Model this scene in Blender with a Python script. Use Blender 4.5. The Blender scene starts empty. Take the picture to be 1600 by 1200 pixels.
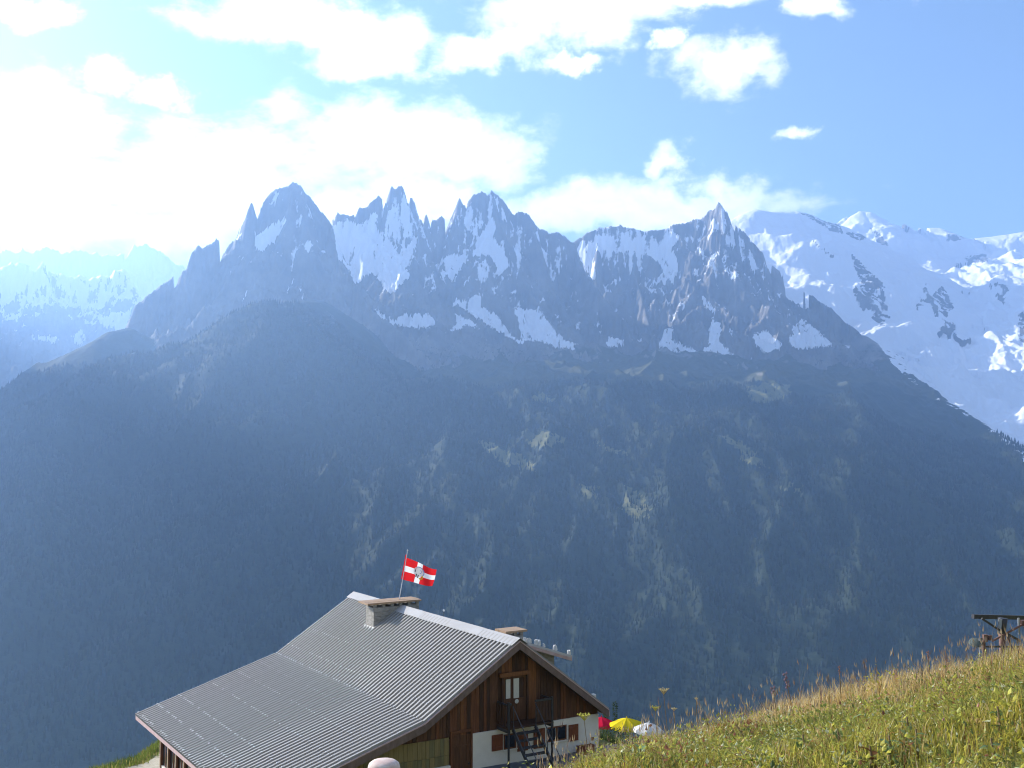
import bpy, math, random
import numpy as np
from mathutils import Vector

# ------------------------------------------------------------------ camera, sky, sun, exposure
scene = bpy.context.scene
col = scene.collection
FPX = 1740.0                       # focal length in photo pixels (1600 wide)
PITCH = math.atan(90 / FPX)        # horizon sits 90 px below the picture's centre
SUN_AZ, SUN_EL = math.radians(-58), math.radians(24)

cam = bpy.data.objects.new('camera', bpy.data.cameras.new('camera'))
cam.data.sensor_width = 36.0
cam.data.lens = 36.0 * FPX / 1600
cam.data.clip_start = 0.1
cam.data.clip_end = 80000
cam.rotation_euler = (math.pi / 2 + PITCH, 0, 0)
col.objects.link(cam)
scene.camera = cam

scene.view_settings.view_transform = 'Standard'
scene.view_settings.look = 'None'
scene.view_settings.exposure = 1.38
scene.view_settings.gamma = 1.0
scene.view_settings.use_curve_mapping = False
scene.cycles.use_denoising = True
scene.cycles.max_bounces = 6
scene.cycles.diffuse_bounces = 3
scene.cycles.volume_bounces = 1
scene.cycles.transparent_max_bounces = 6
scene.cycles.use_adaptive_sampling = True
scene.cycles.adaptive_threshold = 0.01
scene.cycles.filter_width = 1.1

sun_dir = Vector((math.sin(SUN_AZ) * math.cos(SUN_EL), math.cos(SUN_AZ) * math.cos(SUN_EL), math.sin(SUN_EL)))
sd = bpy.data.lights.new('sun', 'SUN')
sd.energy = 5.0
sd.angle = math.radians(0.5)
sd.color = (1.0, 0.95, 0.87)
sun = bpy.data.objects.new('sun', sd)
sun.rotation_euler = (-sun_dir).to_track_quat('-Z', 'Y').to_euler()
sun.location = (-400, 250, 400)
col.objects.link(sun)


def pix(u, v):
    """direction of a photo pixel, scaled so that y = 1"""
    a, b = (u - 800) / FPX, (600 - v) / FPX
    y = math.cos(PITCH) - b * math.sin(PITCH)
    z = math.sin(PITCH) + b * math.cos(PITCH)
    return np.array([a / y, 1.0, z / y])


def at(u, v, d):
    return pix(u, v) * d


world = bpy.data.worlds.new('World')
scene.world = world
world.use_nodes = True
wn, wl = world.node_tree.nodes, world.node_tree.links
wn.clear()


def WN(t, **kw):
    n = wn.new(t)
    for k, v in kw.items():
        setattr(n, k, v)
    return n


def wmath(op, a, b=None, clamp=False):
    n = WN('ShaderNodeMath', operation=op, use_clamp=clamp)
    for i, x in enumerate((a, b)):
        if x is None:
            continue
        if hasattr(x, 'is_output'):
            wl.new(x, n.inputs[i])
        else:
            n.inputs[i].default_value = x
    return n.outputs[0]


w_out = WN('ShaderNodeOutputWorld')
w_bg = WN('ShaderNodeBackground')
w_bg.inputs['Strength'].default_value = 0.08
sky = WN('ShaderNodeTexSky', sky_type='NISHITA')
sky.sun_disc = False
sky.sun_elevation = SUN_EL
sky.sun_rotation = SUN_AZ
sky.altitude = 1900
sky.air_density = 1.0
sky.dust_density = 0.6
sky.ozone_density = 1.6
tc = WN('ShaderNodeTexCoord')
sep = WN('ShaderNodeSeparateXYZ')
wl.new(tc.outputs['Generated'], sep.inputs[0])
az = wmath('ARCTAN2', sep.outputs[0], sep.outputs[1])
el = wmath('ARCSINE', sep.outputs[2])
ae = WN('ShaderNodeCombineXYZ')
wl.new(az, ae.inputs[0]); wl.new(el, ae.inputs[1])
wz = WN('ShaderNodeTexNoise')
wz.inputs['Scale'].default_value = 16.0
wz.inputs['Detail'].default_value = 6
wz.inputs['Roughness'].default_value = 0.6
wl.new(tc.outputs['Generated'], wz.inputs['Vector'])
wsub = WN('ShaderNodeVectorMath', operation='SUBTRACT')
wl.new(wz.outputs['Color'], wsub.inputs[0]); wsub.inputs[1].default_value = (0.5, 0.5, 0.5)
wsc = WN('ShaderNodeVectorMath', operation='MULTIPLY')
wl.new(wsub.outputs[0], wsc.inputs[0]); wsc.inputs[1].default_value = (0.11, 0.07, 0.0)
aew = WN('ShaderNodeVectorMath', operation='ADD')
wl.new(ae.outputs[0], aew.inputs[0]); wl.new(wsc.outputs[0], aew.inputs[1])
# cloud banks: centre and half size (in photo pixels, turned into azimuth / elevation)
BANKS = [(40, 12, 60, 32), (70, 190, 130, 75), (20, 262, 190, 80), (165, 112, 62, 36), (60, 320, 200, 60),
         (560, 225, 235, 85), (350, 275, 230, 80), (745, 235, 120, 62), (220, 300, 220, 66), (480, 330, 330, 50),
         (700, 318, 260, 46), (900, 318, 150, 44), (1045, 316, 165, 40), (1052, 268, 36, 34), (1150, 300, 66, 34), (1000, 330, 300, 36),
         (430, 36, 175, 52), (560, 62, 150, 50), (760, 72, 120, 40), (910, 18, 230, 52), (1090, 4, 135, 34),
         (1145, 108, 100, 52), (1058, 72, 32, 18), (1246, 215, 40, 15), (257, 153, 46, 36), (1290, 10, 58, 30),
         (880, 92, 60, 16), (150, 362, 330, 52), (330, 345, 160, 40), (1480, -60, 120, 40), (-300, 150, 330, 120), (-520, 320, 300, 60)]
acc = None
PX = 1 / FPX
for (u, v, hw, hh) in BANKS:
    d = pix(u, v); d = d / np.linalg.norm(d)
    s1 = WN('ShaderNodeVectorMath', operation='SUBTRACT')
    wl.new(aew.outputs[0], s1.inputs[0])
    s1.inputs[1].default_value = (math.atan2(d[0], d[1]), math.asin(d[2]), 0)
    s2 = WN('ShaderNodeVectorMath', operation='MULTIPLY')
    wl.new(s1.outputs[0], s2.inputs[0])
    s2.inputs[1].default_value = (1 / (hw * PX), 1 / (hh * PX), 0)
    s3 = WN('ShaderNodeVectorMath', operation='LENGTH')
    wl.new(s2.outputs[0], s3.inputs[0])
    g = wmath('SUBTRACT', 1.0, s3.outputs['Value'])
    acc = g if acc is None else wmath('MAXIMUM', acc, g)
# beyond the part seen, the same half-clouded sky goes on
fa_ = WN('ShaderNodeMapRange', interpolation_type='SMOOTHSTEP')
wl.new(wmath('MAXIMUM', wmath('ABSOLUTE', az), wmath('MULTIPLY', el, 1.15)), fa_.inputs['Value'])
fa_.inputs['From Min'].default_value = 0.44
fa_.inputs['From Max'].default_value = 0.62
fa_.inputs['To Min'].default_value = -0.62
fa_.inputs['To Max'].default_value = 0.06
acc = wmath('MAXIMUM', acc, fa_.outputs[0])


def wnoise(scale, detail, rough, off, lac=2.0, dist=0.0):
    m = WN('ShaderNodeMapping')
    m.inputs['Location'].default_value = off
    m.inputs['Scale'].default_value = (1.0, 1.0, 2.0)
    wl.new(tc.outputs['Generated'], m.inputs[0])
    n = WN('ShaderNodeTexNoise')
    n.inputs['Scale'].default_value = scale
    n.inputs['Detail'].default_value = detail
    n.inputs['Roughness'].default_value = rough
    n.inputs['Lacunarity'].default_value = lac
    n.inputs['Distortion'].default_value = dist
    wl.new(m.outputs[0], n.inputs['Vector'])
    return n.outputs[0]


n1 = wnoise(9.0, 9, 0.62, (3.1, 0.4, 1.7), dist=0.4)
n2 = wnoise(34.0, 6, 0.6, (1.3, 5.0, 0.2), dist=0.3)
dens = wmath('ADD', acc, wmath('MULTIPLY', wmath('SUBTRACT', n1, 0.5), 1.5))
dens = wmath('ADD', dens, wmath('MULTIPLY', wmath('SUBTRACT', n2, 0.5), 1.15))
mr = WN('ShaderNodeMapRange', interpolation_type='SMOOTHSTEP')
wl.new(dens, mr.inputs['Value'])
mr.inputs['From Min'].default_value = -0.10
mr.inputs['From Max'].default_value = 0.72
# only above the horizon
hz = WN('ShaderNodeMapRange', interpolation_type='SMOOTHSTEP')
wl.new(sep.outputs[2], hz.inputs['Value'])
hz.inputs['From Min'].default_value = 0.0
hz.inputs['From Max'].default_value = 0.08
cmask = wmath('MULTIPLY', mr.outputs[0], hz.outputs[0])
# thin edges brighter than the thick cores
crmp = WN('ShaderNodeValToRGB')
crmp.color_ramp.elements[0].position = 0.3
crmp.color_ramp.elements[0].color = (13.0, 13.1, 13.4, 1)
crmp.color_ramp.elements[1].position = 0.72
crmp.color_ramp.elements[1].color = (8.6, 8.9, 9.6, 1)
wl.new(n2, crmp.inputs[0])
mixw = WN('ShaderNodeMixRGB')
wl.new(cmask, mixw.inputs[0])
wl.new(sky.outputs[0], mixw.inputs[1])
wl.new(crmp.outputs[0], mixw.inputs[2])
wl.new(mixw.outputs[0], w_bg.inputs['Color'])
wl.new(w_bg.outputs[0], w_out.inputs['Surface'])

# ------------------------------------------------------------------ helpers
rng = np.random.default_rng(7)
random.seed(7)


def tag(o, label=None, cat=None, group=None, kind=None):
    if label: o['label'] = label
    if cat: o['category'] = cat
    if group: o['group'] = group
    if kind: o['kind'] = kind
    return o


def empty(name, loc=(0, 0, 0), rz=0.0):
    o = bpy.data.objects.new(name, None)
    o.location = loc
    o.rotation_euler = (0, 0, rz)
    o.empty_display_size = 0.2
    col.objects.link(o)
    return o


def link(name, me, parent=None, mat=None):
    o = bpy.data.objects.new(name, me)
    if mat is not None and len(me.materials) == 0:
        me.materials.append(mat)
    if parent is not None:
        o.parent = parent
    col.objects.link(o)
    return o


def mesh_arrays(name, verts, tris=None, quads=None, smooth=False):
    me = bpy.data.meshes.new(name)
    nt = 0 if tris is None else len(tris)
    nq = 0 if quads is None else len(quads)
    me.vertices.add(len(verts))
    me.vertices.foreach_set('co', np.ascontiguousarray(verts, dtype=np.float32).ravel())
    me.loops.add(nt * 3 + nq * 4)
    me.polygons.add(nt + nq)
    idx, starts = [], []
    if nq:
        idx.append(np.asarray(quads).ravel()); starts.append(np.arange(nq) * 4)
    if nt:
        idx.append(np.asarray(tris).ravel()); starts.append(nq * 4 + np.arange(nt) * 3)
    me.loops.foreach_set('vertex_index', np.concatenate(idx).astype(np.int32))
    me.polygons.foreach_set('loop_start', np.concatenate(starts).astype(np.int32))
    me.polygons.foreach_set('use_smooth', np.full(nt + nq, smooth))
    me.update(calc_edges=True)
    return me


def add_attr(me, name, data, kind='FLOAT'):
    a = me.attributes.new(name, kind, 'POINT')
    if kind == 'FLOAT':
        a.data.foreach_set('value', np.ascontiguousarray(data, dtype=np.float32))
    else:
        a.data.foreach_set('color', np.ascontiguousarray(data, dtype=np.float32).ravel())


class MB:
    """collects boxes, prisms and tubes and links them as one mesh"""
    def __init__(self):
        self.v, self.f = [], []

    def add(self, vs, fs):
        n = len(self.v)
        self.v += [tuple(map(float, p)) for p in vs]
        self.f += [tuple(n + i for i in f) for f in fs]
        return self

    def box(self, x0, x1, y0, y1, z0, z1):
        vs = [(x, y, z) for z in (z0, z1) for y in (y0, y1) for x in (x0, x1)]
        return self.add(vs, [(0, 2, 3, 1), (4, 5, 7, 6), (0, 1, 5, 4), (2, 6, 7, 3), (0, 4, 6, 2), (1, 3, 7, 5)])

    def prism_y(self, poly, y0, y1):
        """polygon in x,z pushed along y"""
        n = len(poly)
        vs = [(x, y0, z) for x, z in poly] + [(x, y1, z) for x, z in poly]
        fs = [tuple(range(n - 1, -1, -1)), tuple(range(n, 2 * n))]
        fs += [(i, (i + 1) % n, n + (i + 1) % n, n + i) for i in range(n)]
        return self.add(vs, [tuple(reversed(f)) for f in fs])

    def bar(self, a, b, w, h=None, up=(0, 0, 1)):
        """rectangular bar from a to b"""
        h = w if h is None else h
        a, b = Vector(a), Vector(b)
        d = (b - a).normalized()
        u = Vector(up)
        s = d.cross(u)
        if s.length < 1e-4:
            s = d.cross(Vector((1, 0, 0)))
        s.normalize()
        t = s.cross(d).normalized()
        vs = [p + s * (i * w / 2) + t * (j * h / 2) for p in (a, b) for j in (-1, 1) for i in (-1, 1)]
        return self.add(vs, [(0, 2, 3, 1), (4, 5, 7, 6), (0, 1, 5, 4), (2, 6, 7, 3), (0, 4, 6, 2), (1, 3, 7, 5)])

    def tube(self, pts, rad, n=8):
        pts = [Vector(p) for p in pts]
        rad = rad if isinstance(rad, (list, tuple)) else [rad] * len(pts)
        vs, fs = [], []
        for k, p in enumerate(pts):
            d = (pts[min(k + 1, len(pts) - 1)] - pts[max(k - 1, 0)]).normalized()
            s = d.cross(Vector((0, 0, 1)))
            if s.length < 1e-3:
                s = d.cross(Vector((0, 1, 0)))
            s.normalize()
            t = s.cross(d)
            for i in range(n):
                an = 2 * math.pi * i / n
                vs.append(p + (s * math.cos(an) + t * math.sin(an)) * rad[k])
        for k in range(len(pts) - 1):
            for i in range(n):
                fs.append((k * n + i, k * n + (i + 1) % n, (k + 1) * n + (i + 1) % n, (k + 1) * n + i))
        fs.append(tuple(range(n - 1, -1, -1)))
        m = (len(pts) - 1) * n
        fs.append(tuple(m + i for i in range(n)))
        return self.add(vs, fs)

    def lathe(self, prof, n=20, c=(0, 0, 0)):
        vs, fs = [], []
        for r, z in prof:
            for i in range(n):
                an = 2 * math.pi * i / n
                vs.append((c[0] + r * math.cos(an), c[1] + r * math.sin(an), c[2] + z))
        for k in range(len(prof) - 1):
            for i in range(n):
                fs.append((k * n + i, k * n + (i + 1) % n, (k + 1) * n + (i + 1) % n, (k + 1) * n + i))
        fs.append(tuple(range(n - 1, -1, -1)))
        m = (len(prof) - 1) * n
        fs.append(tuple(m + i for i in range(n)))
        return self.add(vs, fs)

    def mesh(self, name, smooth=False):
        me = bpy.data.meshes.new(name)
        me.from_pydata(self.v, [], self.f)
        if smooth:
            me.polygons.foreach_set('use_smooth', np.ones(len(me.polygons), bool))
        me.update()
        return me

    def build(self, name, mat, parent=None, smooth=False):
        return link(name, self.mesh(name, smooth), parent, mat)


# ------------------------------------------------------------------ materials
def material(name, base, rough=0.7, var=None, scale=3.0, stretch=(1, 1, 1), bump=0.0, bump_scale=None, metal=0.0, spec=0.3, detail=6):
    m = bpy.data.materials.new(name)
    m.use_nodes = True
    nt = m.node_tree
    b = nt.nodes['Principled BSDF']
    b.inputs['Roughness'].default_value = rough
    b.inputs['Metallic'].default_value = metal
    b.inputs['Specular IOR Level'].default_value = spec
    b.inputs['Base Color'].default_value = (*base, 1)
    if var is not None or bump:
        t = nt.nodes.new('ShaderNodeTexCoord')
        mp = nt.nodes.new('ShaderNodeMapping')
        mp.inputs['Scale'].default_value = stretch
        nt.links.new(t.outputs['Object'], mp.inputs[0])
        n = nt.nodes.new('ShaderNodeTexNoise')
        n.inputs['Scale'].default_value = scale
        n.inputs['Detail'].default_value = detail
        n.inputs['Roughness'].default_value = 0.65
        nt.links.new(mp.outputs[0], n.inputs['Vector'])
        if var is not None:
            r = nt.nodes.new('ShaderNodeValToRGB')
            r.color_ramp.elements[0].position = 0.3
            r.color_ramp.elements[1].position = 0.7
            r.color_ramp.elements[0].color = (*base, 1)
            r.color_ramp.elements[1].color = (*var, 1)
            nt.links.new(n.outputs[0], r.inputs[0])
            nt.links.new(r.outputs[0], b.inputs['Base Color'])
        if bump:
            bp = nt.nodes.new('ShaderNodeBump')
            bp.inputs['Strength'].default_value = bump
            bp.inputs['Distance'].default_value = 0.02
            n2 = n
            if bump_scale:
                n2 = nt.nodes.new('ShaderNodeTexNoise')
                n2.inputs['Scale'].default_value = bump_scale
                n2.inputs['Detail'].default_value = 4
                nt.links.new(mp.outputs[0], n2.inputs['Vector'])
            nt.links.new(n2.outputs[0], bp.inputs['Height'])
            nt.links.new(bp.outputs[0], b.inputs['Normal'])
    return m


M = {}
M['wood_dark'] = material('wood_dark', (0.035, 0.017, 0.010), 0.75, (0.085, 0.040, 0.020), 2.5, (6, 6, 0.6), 0.3)
M['wood_mid'] = material('wood_mid', (0.060, 0.026, 0.012), 0.75, (0.15, 0.065, 0.028), 2.5, (6, 6, 0.6), 0.3)
M['wood_red'] = material('wood_red', (0.085, 0.030, 0.012), 0.7, (0.20, 0.075, 0.028), 2.5, (6, 6, 0.6), 0.3)
M['wood_orange'] = material('wood_orange', (0.13, 0.05, 0.018), 0.7, (0.25, 0.10, 0.034), 2.5, (6, 6, 0.6), 0.3)
M['wood_olive'] = material('wood_olive', (0.11, 0.095, 0.045), 0.8, (0.20, 0.17, 0.075), 2.0, (6, 6, 0.5), 0.3)
M['wood_yellow'] = material('wood_yellow', (0.17, 0.13, 0.05), 0.8, (0.27, 0.20, 0.08), 2.0, (6, 6, 0.5), 0.3)
M['wood_tan'] = material('wood_tan', (0.27, 0.17, 0.10), 0.7, (0.40, 0.27, 0.165), 3.0, (1, 6, 6), 0.3)
M['shutter'] = material('shutter', (0.15, 0.042, 0.016), 0.6, (0.22, 0.07, 0.028), 3.0, (6, 6, 0.8), 0.2)
M['fascia'] = material('fascia', (0.11, 0.075, 0.06), 0.7, (0.19, 0.13, 0.11), 2.0, (3, 3, 1), 0.2)
M['pink_trim'] = material('pink_trim', (0.42, 0.27, 0.24), 0.5, (0.52, 0.38, 0.34), 3.0)
M['plaster'] = material('plaster', (0.66, 0.60, 0.50), 0.9, (0.78, 0.72, 0.62), 0.9, (1, 1, 1), 0.25, 18)
M['stone'] = material('stone', (0.20, 0.18, 0.15), 0.9, (0.38, 0.35, 0.30), 5.0, (1, 1, 2.2), 0.8)
M['roof_metal'] = material('roof_metal', (0.255, 0.24, 0.22), 0.6, (0.295, 0.278, 0.256), 0.7, (0.4, 1, 1), 0.0, metal=0.0, spec=0.25)
M['roof_dull'] = material('roof_dull', (0.43, 0.41, 0.39), 0.65, (0.53, 0.505, 0.48), 0.7, (1, 0.3, 1), 0.0, spec=0.25)
M['cap_metal'] = material('cap_metal', (0.29, 0.275, 0.26), 0.6, (0.36, 0.345, 0.33), 1.2, (1, 0.3, 1), spec=0.25)
M['bolt'] = material('bolt', (0.68, 0.66, 0.64), 0.6)
M['steel_dark'] = material('steel_dark', (0.035, 0.037, 0.042), 0.5, (0.07, 0.065, 0.065), 4.0, metal=0.4)
M['steel_grey'] = material('steel_grey', (0.20, 0.21, 0.22), 0.5, (0.31, 0.31, 0.31), 4.0, metal=0.3)
M['steel_dull'] = material('steel_dull', (0.06, 0.075, 0.065), 0.8, (0.10, 0.115, 0.10), 5.0)
M['steel_rust'] = material('steel_rust', (0.10, 0.055, 0.045), 0.75, (0.20, 0.11, 0.09), 6.0, metal=0.1)
M['steel_white'] = material('steel_white', (0.62, 0.62, 0.63), 0.45, (0.72, 0.72, 0.72), 3.0)
M['glass'] = material('glass', (0.012, 0.013, 0.015), 0.08, spec=0.6)
M['curtain'] = material('curtain', (0.48, 0.46, 0.39), 0.9, (0.60, 0.57, 0.49), 6.0, (8, 1, 1))
M['slate'] = material('slate', (0.085, 0.095, 0.115), 0.85, (0.16, 0.17, 0.19), 0.8, (1, 1, 1), 0.4, 9)
M['pale_stone'] = material('pale_stone', (0.50, 0.48, 0.44), 0.9, (0.66, 0.63, 0.58), 6.0, bump=0.6)
M['cowl_pink'] = material('cowl_pink', (0.50, 0.34, 0.29), 0.8, (0.66, 0.56, 0.48), 4.0, bump=0.4)
M['red_cloth'] = material('red_cloth', (0.62, 0.016, 0.03), 0.8, (0.70, 0.03, 0.04), 5.0)
M['white_cloth'] = material('white_cloth', (0.80, 0.79, 0.77), 0.85)
M['blue_print'] = material('blue_print', (0.30, 0.34, 0.62), 0.85)
M['dark_print'] = material('dark_print', (0.08, 0.07, 0.13), 0.85)
M['yellow_print'] = material('yellow_print', (0.85, 0.50, 0.04), 0.85)


def cloth(name, c, t=0.35):
    m = bpy.data.materials.new(name)
    m.use_nodes = True
    nt = m.node_tree
    nt.nodes.clear()
    o = nt.nodes.new('ShaderNodeOutputMaterial')
    d = nt.nodes.new('ShaderNodeBsdfDiffuse')
    tr = nt.nodes.new('ShaderNodeBsdfTranslucent')
    mx = nt.nodes.new('ShaderNodeMixShader')
    d.inputs[0].default_value = (*c, 1)
    tr.inputs[0].default_value = (*c, 1)
    mx.inputs[0].default_value = t
    nt.links.new(d.outputs[0], mx.inputs[1]); nt.links.new(tr.outputs[0], mx.inputs[2])
    nt.links.new(mx.outputs[0], o.inputs[0])
    return m


M['flag_red'] = cloth('flag_red', (0.68, 0.02, 0.025), 0.4)
M['flag_white'] = cloth('flag_white', (0.82, 0.80, 0.79), 0.4)
M['parasol_red'] = cloth('parasol_red', (0.66, 0.02, 0.06), 0.35)
M['parasol_yellow'] = cloth('parasol_yellow', (0.80, 0.62, 0.03), 0.35)
M['parasol_white'] = cloth('parasol_white', (0.80, 0.78, 0.76), 0.35)


def foliage_mat(name, trans=0.5):
    """leaf and blade colour comes from the per-plant colour attribute"""
    m = bpy.data.materials.new(name)
    m.use_nodes = True
    nt = m.node_tree
    nt.nodes.clear()
    o = nt.nodes.new('ShaderNodeOutputMaterial')
    a = nt.nodes.new('ShaderNodeAttribute')
    a.attribute_name = 'Col'
    d = nt.nodes.new('ShaderNodeBsdfDiffuse')
    tr = nt.nodes.new('ShaderNodeBsdfTranslucent')
    g = nt.nodes.new('ShaderNodeBsdfGlossy')
    g.inputs['Roughness'].default_value = 0.45
    g.inputs['Color'].default_value = (0.6, 0.6, 0.6, 1)
    mx = nt.nodes.new('ShaderNodeMixShader')
    mx.inputs[0].default_value = trans
    mx2 = nt.nodes.new('ShaderNodeMixShader')
    mx2.inputs[0].default_value = 0.025
    nt.links.new(a.outputs['Color'], d.inputs[0]); nt.links.new(a.outputs['Color'], tr.inputs[0])
    nt.links.new(d.outputs[0], mx.inputs[1]); nt.links.new(tr.outputs[0], mx.inputs[2])
    nt.links.new(mx.outputs[0], mx2.inputs[1]); nt.links.new(g.outputs[0], mx2.inputs[2])
    nt.links.new(mx2.outputs[0], o.inputs[0])
    return m


M['foliage'] = foliage_mat('foliage')
M['needles'] = foliage_mat('needles', 0.15)


def ramp(nt, fac, stops):
    r = nt.nodes.new('ShaderNodeValToRGB')
    e = r.color_ramp.elements
    while len(e) < len(stops):
        e.new(0.5)
    for i, (p, c) in enumerate(stops):
        e[i].position = p
        e[i].color = (*c, 1)
    nt.links.new(fac, r.inputs[0])
    return r.outputs[0]


def nnoise(nt, vec, scale, detail=6, rough=0.6):
    n = nt.nodes.new('ShaderNodeTexNoise')
    n.inputs['Scale'].default_value = scale
    n.inputs['Detail'].default_value = detail
    n.inputs['Roughness'].default_value = rough
    nt.links.new(vec, n.inputs['Vector'])
    return n.outputs[0]


def nmath(nt, op, a, b=None, c=None):
    n = nt.nodes.new('ShaderNodeMath')
    n.operation = op
    for i, x in enumerate((a, b, c)):
        if x is None:
            continue
        if hasattr(x, 'is_output'):
            nt.links.new(x, n.inputs[i])
        else:
            n.inputs[i].default_value = x
    return n.outputs[0]


def nmix(nt, f, a, b):
    n = nt.nodes.new('ShaderNodeMixRGB')
    for i, x in enumerate((f, a, b)):
        if hasattr(x, 'is_output'):
            nt.links.new(x, n.inputs[i])
        else:
            n.inputs[i].default_value = (*x, 1) if isinstance(x, tuple) else x
    return n.outputs[0]


def smooth(nt, v, lo, hi):
    n = nt.nodes.new('ShaderNodeMapRange')
    n.interpolation_type = 'SMOOTHSTEP'
    nt.links.new(v, n.inputs['Value'])
    n.inputs['From Min'].default_value = lo
    n.inputs['From Max'].default_value = hi
    return n.outputs[0]


def mountain_material():
    m = bpy.data.materials.new('mountain')
    m.use_nodes = True
    nt = m.node_tree
    b = nt.nodes['Principled BSDF']
    b.inputs['Roughness'].default_value = 0.85
    b.inputs['Specular IOR Level'].default_value = 0.15
    t = nt.nodes.new('ShaderNodeTexCoord').outputs['Object']
    sn = nt.nodes.new('ShaderNodeAttribute'); sn.attribute_name = 'snow'
    vg = nt.nodes.new('ShaderNodeAttribute'); vg.attribute_name = 'veg'
    md = nt.nodes.new('ShaderNodeAttribute'); md.attribute_name = 'meadow'
    big = nnoise(nt, t, 0.004, 8, 0.6)
    fine = nnoise(nt, t, 0.03, 6, 0.65)
    rock = ramp(nt, big, [(0.3, (0.10, 0.095, 0.09)), (0.5, (0.17, 0.155, 0.14)), (0.72, (0.27, 0.245, 0.215))])
    grass = ramp(nt, fine, [(0.3, (0.035, 0.042, 0.017)), (0.7, (0.078, 0.075, 0.033))])
    woods = ramp(nt, fine, [(0.3, (0.014, 0.022, 0.012)), (0.7, (0.032, 0.045, 0.02))])
    mm = smooth(nt, nmath(nt, 'ADD', md.outputs['Fac'], nmath(nt, 'MULTIPLY', nmath(nt, 'SUBTRACT', fine, 0.5), 0.9)), 0.35, 0.65)
    vm = smooth(nt, nmath(nt, 'ADD', vg.outputs['Fac'], nmath(nt, 'MULTIPLY', nmath(nt, 'SUBTRACT', fine, 0.5), 0.8)), 0.38, 0.62)
    sm = smooth(nt, nmath(nt, 'ADD', sn.outputs['Fac'], nmath(nt, 'MULTIPLY', nmath(nt, 'SUBTRACT', fine, 0.5), 0.55)), 0.42, 0.58)
    c = nmix(nt, mm, rock, grass)
    c = nmix(nt, vm, c, woods)
    ps = nt.nodes.new('ShaderNodeAttribute'); ps.attribute_name = 'sun_patch'  # sunlit patches of the slope, painted as lighter ground colour
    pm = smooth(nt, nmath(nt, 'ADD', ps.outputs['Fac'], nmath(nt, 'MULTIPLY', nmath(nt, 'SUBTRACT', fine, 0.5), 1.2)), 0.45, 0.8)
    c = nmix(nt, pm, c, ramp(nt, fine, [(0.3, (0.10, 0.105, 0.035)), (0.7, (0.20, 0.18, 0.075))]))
    c = nmix(nt, sm, c, (0.86, 0.87, 0.90))
    nt.links.new(c, b.inputs['Base Color'])
    bp = nt.nodes.new('ShaderNodeBump')
    bp.inputs['Strength'].default_value = 0.55
    bp.inputs['Distance'].default_value = 14.0
    bn = nnoise(nt, t, 0.022, 7, 0.65)
    nt.links.new(bn, bp.inputs['Height'])
    nt.links.new(bp.outputs[0], b.inputs['Normal'])
    return m


M['mountain'] = mountain_material()


def hillside_material():
    m = bpy.data.materials.new('hillside')
    m.use_nodes = True
    nt = m.node_tree
    b = nt.nodes['Principled BSDF']
    b.inputs['Roughness'].default_value = 0.95
    b.inputs['Specular IOR Level'].default_value = 0.1
    t = nt.nodes.new('ShaderNodeTexCoord').outputs['Object']
    pa = nt.nodes.new('ShaderNodeAttribute'); pa.attribute_name = 'path'
    n = nnoise(nt, t, 1.2, 8, 0.65)
    n2 = nnoise(nt, t, 6.0, 6, 0.7)
    soil = ramp(nt, n, [(0.3, (0.09, 0.095, 0.025)), (0.55, (0.18, 0.165, 0.045)), (0.75, (0.30, 0.23, 0.09))])
    path = ramp(nt, n2, [(0.3, (0.30, 0.26, 0.19)), (0.7, (0.44, 0.39, 0.30))])
    pm = smooth(nt, nmath(nt, 'ADD', pa.outputs['Fac'], nmath(nt, 'MULTIPLY', nmath(nt, 'SUBTRACT', n2, 0.5), 0.5)), 0.35, 0.65)
    nt.links.new(nmix(nt, pm, soil, path), b.inputs['Base Color'])
    bp = nt.nodes.new('ShaderNodeBump')
    bp.inputs['Strength'].default_value = 0.6
    bp.inputs['Distance'].default_value = 0.08
    nt.links.new(n2, bp.inputs['Height'])
    nt.links.new(bp.outputs[0], b.inputs['Normal'])
    return m


M['hillside'] = hillside_material()

# ------------------------------------------------------------------ noise in numpy
_perm = rng.permutation(512).astype(np.int32)
_perm = np.concatenate([_perm, _perm, _perm])
_ang = rng.uniform(0, 2 * np.pi, 512).astype(np.float32)
_gx, _gy = np.cos(_ang), np.sin(_ang)


def perlin(x, y):
    xi, yi = np.floor(x).astype(np.int32), np.floor(y).astype(np.int32)
    xf, yf = (x - xi).astype(np.float32), (y - yi).astype(np.float32)
    xi &= 511; yi &= 511
    u = xf * xf * xf * (xf * (xf * 6 - 15) + 10)
    v = yf * yf * yf * (yf * (yf * 6 - 15) + 10)

    def g(ix, iy, fx, fy):
        h = _perm[_perm[ix & 511] + (iy & 511)]
        return _gx[h] * fx + _gy[h] * fy
    a = g(xi, yi, xf, yf); b = g(xi + 1, yi, xf - 1, yf)
    c = g(xi, yi + 1, xf, yf - 1); d = g(xi + 1, yi + 1, xf - 1, yf - 1)
    return (a + u * (b - a)) * (1 - v) + (c + u * (d - c)) * v


def fbm(x, y, octs=5, rough=0.5):
    s, a, t = 0, 1.0, 0
    for k in range(octs):
        s = s + a * perlin(x * 2 ** k + 17.3 * k, y * 2 ** k - 9.1 * k)
        t += a
        a *= rough
    return s / t


def ridged(x, y, octs=5, rough=0.55):
    s, a, t = 0, 1.0, 0
    for k in range(octs):
        n = 1 - np.abs(perlin(x * 2 ** k + 31.7 * k, y * 2 ** k + 5.3 * k)) * 2
        s = s + a * n * n
        t += a
        a *= rough
    return s / t


# ------------------------------------------------------------------ mountains: crest lines seen in the photograph, each at its own distance
def crest(pts):
    return np.array([at(*p) for p in pts])


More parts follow.
